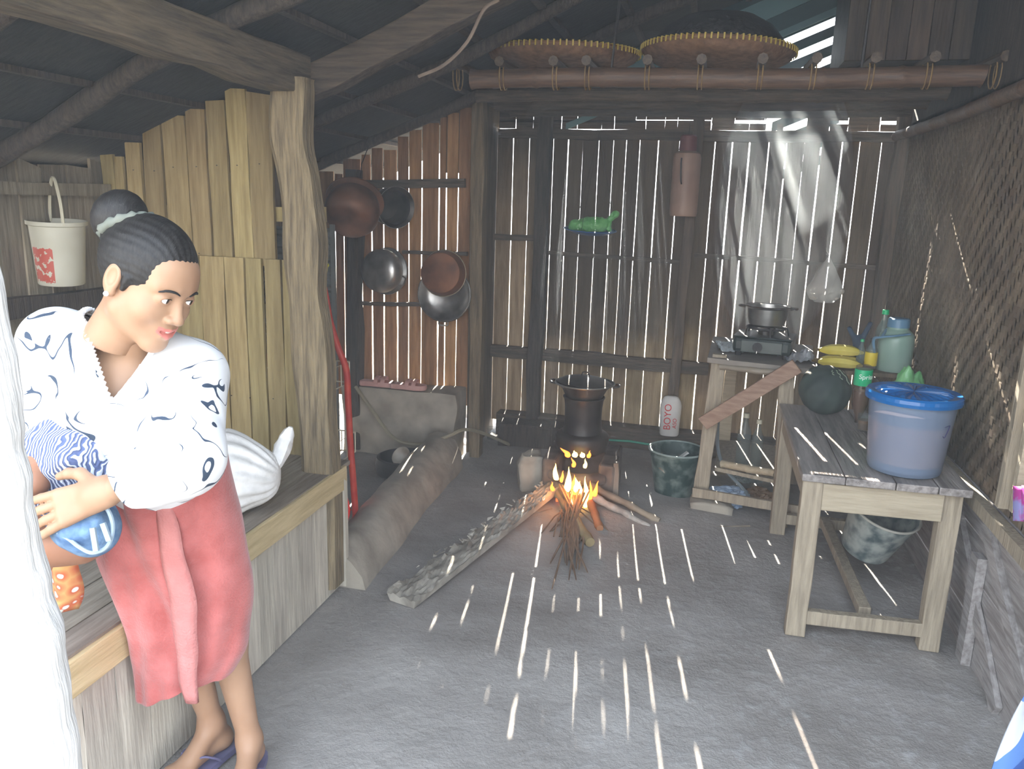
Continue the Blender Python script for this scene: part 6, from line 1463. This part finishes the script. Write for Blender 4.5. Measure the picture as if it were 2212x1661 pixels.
# crochet top
F = Field((-1.75, 1.1, .65), (-.95, 1.85, 1.25), .005)
F.chain([W_(120, 948, 1.70), W_(165, 985, 1.68), W_(200, 1020, 1.68)], [.048, .062, .040], .03); F.cap(W_(85, 975, 1.66), W_(140, 990, 1.66), .028, .05, .03); F.cap(Cc, Cw.lerp(Cc, .4), .088, .088, .03)
V_, Q_ = F.mesh(); V_ = V_+nz3(V_, 25, .010)[:, None]*np.array((.6, -.7, .2))
lm = bpy.data.materials.new('blue_white_crochet'); n, b, o = nodes(lm); N = n.nodes; L = n.links; tcn = N.new('ShaderNodeTexCoord'); wv = N.new('ShaderNodeTexWave'); wv.inputs['Scale'].default_value = 44; wv.inputs['Distortion'].default_value = 11; wv.inputs['Detail'].default_value = 1.5; wv.inputs['Detail Scale'].default_value = .8
L.new(tcn.outputs['Object'], wv.inputs['Vector']); rp = N.new('ShaderNodeValToRGB'); rp.color_ramp.elements[0].position = .45; rp.color_ramp.elements[0].color = (.09, .12, .24, 1); rp.color_ramp.elements[1].position = .6; rp.color_ramp.elements[1].color = (.62, .68, .82, 1); L.new(wv.outputs['Fac'] if 'Fac' in wv.outputs else wv.outputs[1], rp.inputs[0]); L.new(rp.outputs[0], b.inputs['Base Color']); b.inputs['Roughness'].default_value = .9
bp = N.new('ShaderNodeBump'); bp.inputs['Strength'].default_value = .6; bp.inputs['Distance'].default_value = .008; L.new(wv.outputs[1], bp.inputs['Height']); L.new(bp.outputs[0], b.inputs['Normal'])
nobj('crochet_top', toloc(V_, child), Q_, lm, child)
# denim shorts with open waistband
den = mat('blue_denim', (.045, .10, .22), .85, (.16, .27, .42), 30, (1, 1, 1), .2, bscale=120)
F = Field((-1.75, 1.1, .60), (-.95, 1.85, 1.15), .005)
F.chain([W_(120, 1115, 1.64), W_(165, 1130, 1.62), W_(205, 1140, 1.62)], [.030, .046, .050], .03); F.cap(W_(200, 1110, 1.64), W_(200, 1158, 1.64), .042, .042, .02)
V_, Q_ = F.mesh(); V_ = V_+(nz3(V_, 14, .018)+nz3(V_, 40, .006, 3))[:, None]*np.array((.6, -.7, .2)); sh_ = nobj('denim_shorts', toloc(V_, child), Q_, den, child)
mb = MB(); ring = bez([W_(u, v, 1.565) for u, v in ((150, 1078), (200, 1078), (232, 1100), (244, 1140), (232, 1180), (200, 1194), (172, 1182), (150, 1165), (125, 1150))], 5)
mb.tube(ring, .0042, 7); o = mb.build('hem', mat('pale_denim_edge', (.27, .34, .40), .8), None, True); o.data.transform(Matrix.Translation(-child.location)); o.parent = sh_
mb = MB(); mb.bar(W_(200, 1140, 1.552), W_(208, 1190, 1.555), .010, .006, RT); mb.bar(W_(222, 1130, 1.553), W_(236, 1168, 1.556), .010, .006, RT); o = mb.build('belt_loops', MATS['pale_denim_edge'], None); o.data.transform(Matrix.Translation(-child.location)); o.parent = sh_
# batik cloth hanging to the bench
bk = bpy.data.materials.new('orange_red_batik'); n, b, o = nodes(bk); N = n.nodes; L = n.links; tcn = N.new('ShaderNodeTexCoord'); vo = N.new('ShaderNodeTexVoronoi'); vo.inputs['Scale'].default_value = 34; L.new(tcn.outputs['Object'], vo.inputs['Vector'])
rp = N.new('ShaderNodeValToRGB'); rp.color_ramp.elements[0].position = .22; rp.color_ramp.elements[0].color = (.70, .74, .68, 1); rp.color_ramp.elements[1].position = .30; rp.color_ramp.elements[1].color = (.52, .10, .04, 1); e = rp.color_ramp.elements.new(.75); e.color = (.60, .32, .12, 1)
L.new(vo.outputs['Distance'], rp.inputs[0]); L.new(rp.outputs[0], b.inputs['Base Color']); b.inputs['Roughness'].default_value = .85
rows = []
for t in np.linspace(0, 1, 18):
    a = A(50+t*50, 1150+t*160, w=1.70+.12*t); b_ = A(182-t*22-10*math.sin(t*6), 1165+t*150, w=1.70+.12*t)
    rows.append([a.lerp(b_, s_)-FW*(.012*math.sin(s_*9+t*2)+.02*math.sin(PI*s_)) for s_ in np.linspace(0, 1, 14)])
hang_cloth('batik_cloth', rows, bk, 'orange-red flowered batik cloth trailing on the bench under the child', 3)

# ------------------------------------------------------------------ haze and smoke
def volume(name, mb, dens, col, aniso, label):
    m = bpy.data.materials.new(name); m.use_nodes = True; n = m.node_tree; n.nodes.clear(); o = n.nodes.new('ShaderNodeOutputMaterial'); v = n.nodes.new('ShaderNodeVolumeScatter')
    v.inputs['Color'].default_value = (*col, 1); v.inputs['Density'].default_value = dens; v.inputs['Anisotropy'].default_value = aniso; n.links.new(v.outputs[0], o.inputs['Volume'])
    ob = mb.build(name, m); tagit(ob, label, 'smoke', kind='stuff'); return ob
mb = MB(); mb.hexa([(-2.45, .45, .02), (1.04, .45, .02), (1.04, 5.28, .02), (-2.45, 5.28, .02), (-2.45, .45, 1.7), (1.04, .45, 2.95), (1.04, 5.28, 2.95), (-2.45, 5.28, 1.7)])
volume('smoke_haze', mb, .030, (.93, .97, 1.0), .3, 'thin grey smoke haze filling the whole hut')

def blob(c, r):
    bm = bmesh.new(); bmesh.ops.create_icosphere(bm, subdivisions=3, radius=1); q = MB(); q.v = [Vector((v.co.x*r[0]+c[0], v.co.y*r[1]+c[1], v.co.z*r[2]+c[2])) for v in bm.verts]; q.f = [tuple(v.index for v in f.verts) for f in bm.faces]; q.mi = [0]*len(q.f); bm.free(); return q
volume('cooking_smoke', blob((.36, 4.72, 1.6), (.36, .45, .80)), .6, (.74, .91, 1.0), .45, 'bluish cooking smoke drifting in the sunbeams over the gas stove')
volume('cooking_smoke', blob((-.42, 4.6, 1.65), (.75, .5, .85)), .14, (.75, .88, 1.0), .3, 'bluish smoke rising above the steamer before the back boards')
# unseen leaves of trees behind the hut, added and shaped to break sun streaks
rl = random.Random(8); mb = MB()
for k in range(2600):
    x_, y_, z_ = rl.uniform(-4.2, .1), rl.uniform(11.4, 12.6), rl.uniform(3.6, 7.2)
    cl = noise.noise(Vector((x_*1.9, z_*1.9, 3)))
    if cl < .08 or (-.90 < x_ < -.1 and 5.7 < z_ < 7.0): continue
    a = rl.uniform(0, PI*2); t_ = Vector((math.cos(a), rl.uniform(-.3, .3), math.sin(a)-.4)).normalized(); s_ = t_.cross(Vector((rl.uniform(-.5, .5), 1, rl.uniform(-.5, .5)))).normalized(); L_ = rl.uniform(.16, .34)
    c = Vector((x_, y_, z_)); mb.add([c, c+t_*L_*.5+s_*L_*.24, c+t_*L_, c+t_*L_*.5-s_*L_*.24], [(0, 1, 2, 3)])
o = mb.build('foliage', mat('sunlit_green_leaves', (.10, .24, .04), .5, (.2, .36, .08), 8)); tagit(o, 'green leaves of trees outside, added out of view to break up the sunlight', 'foliage', kind='stuff')
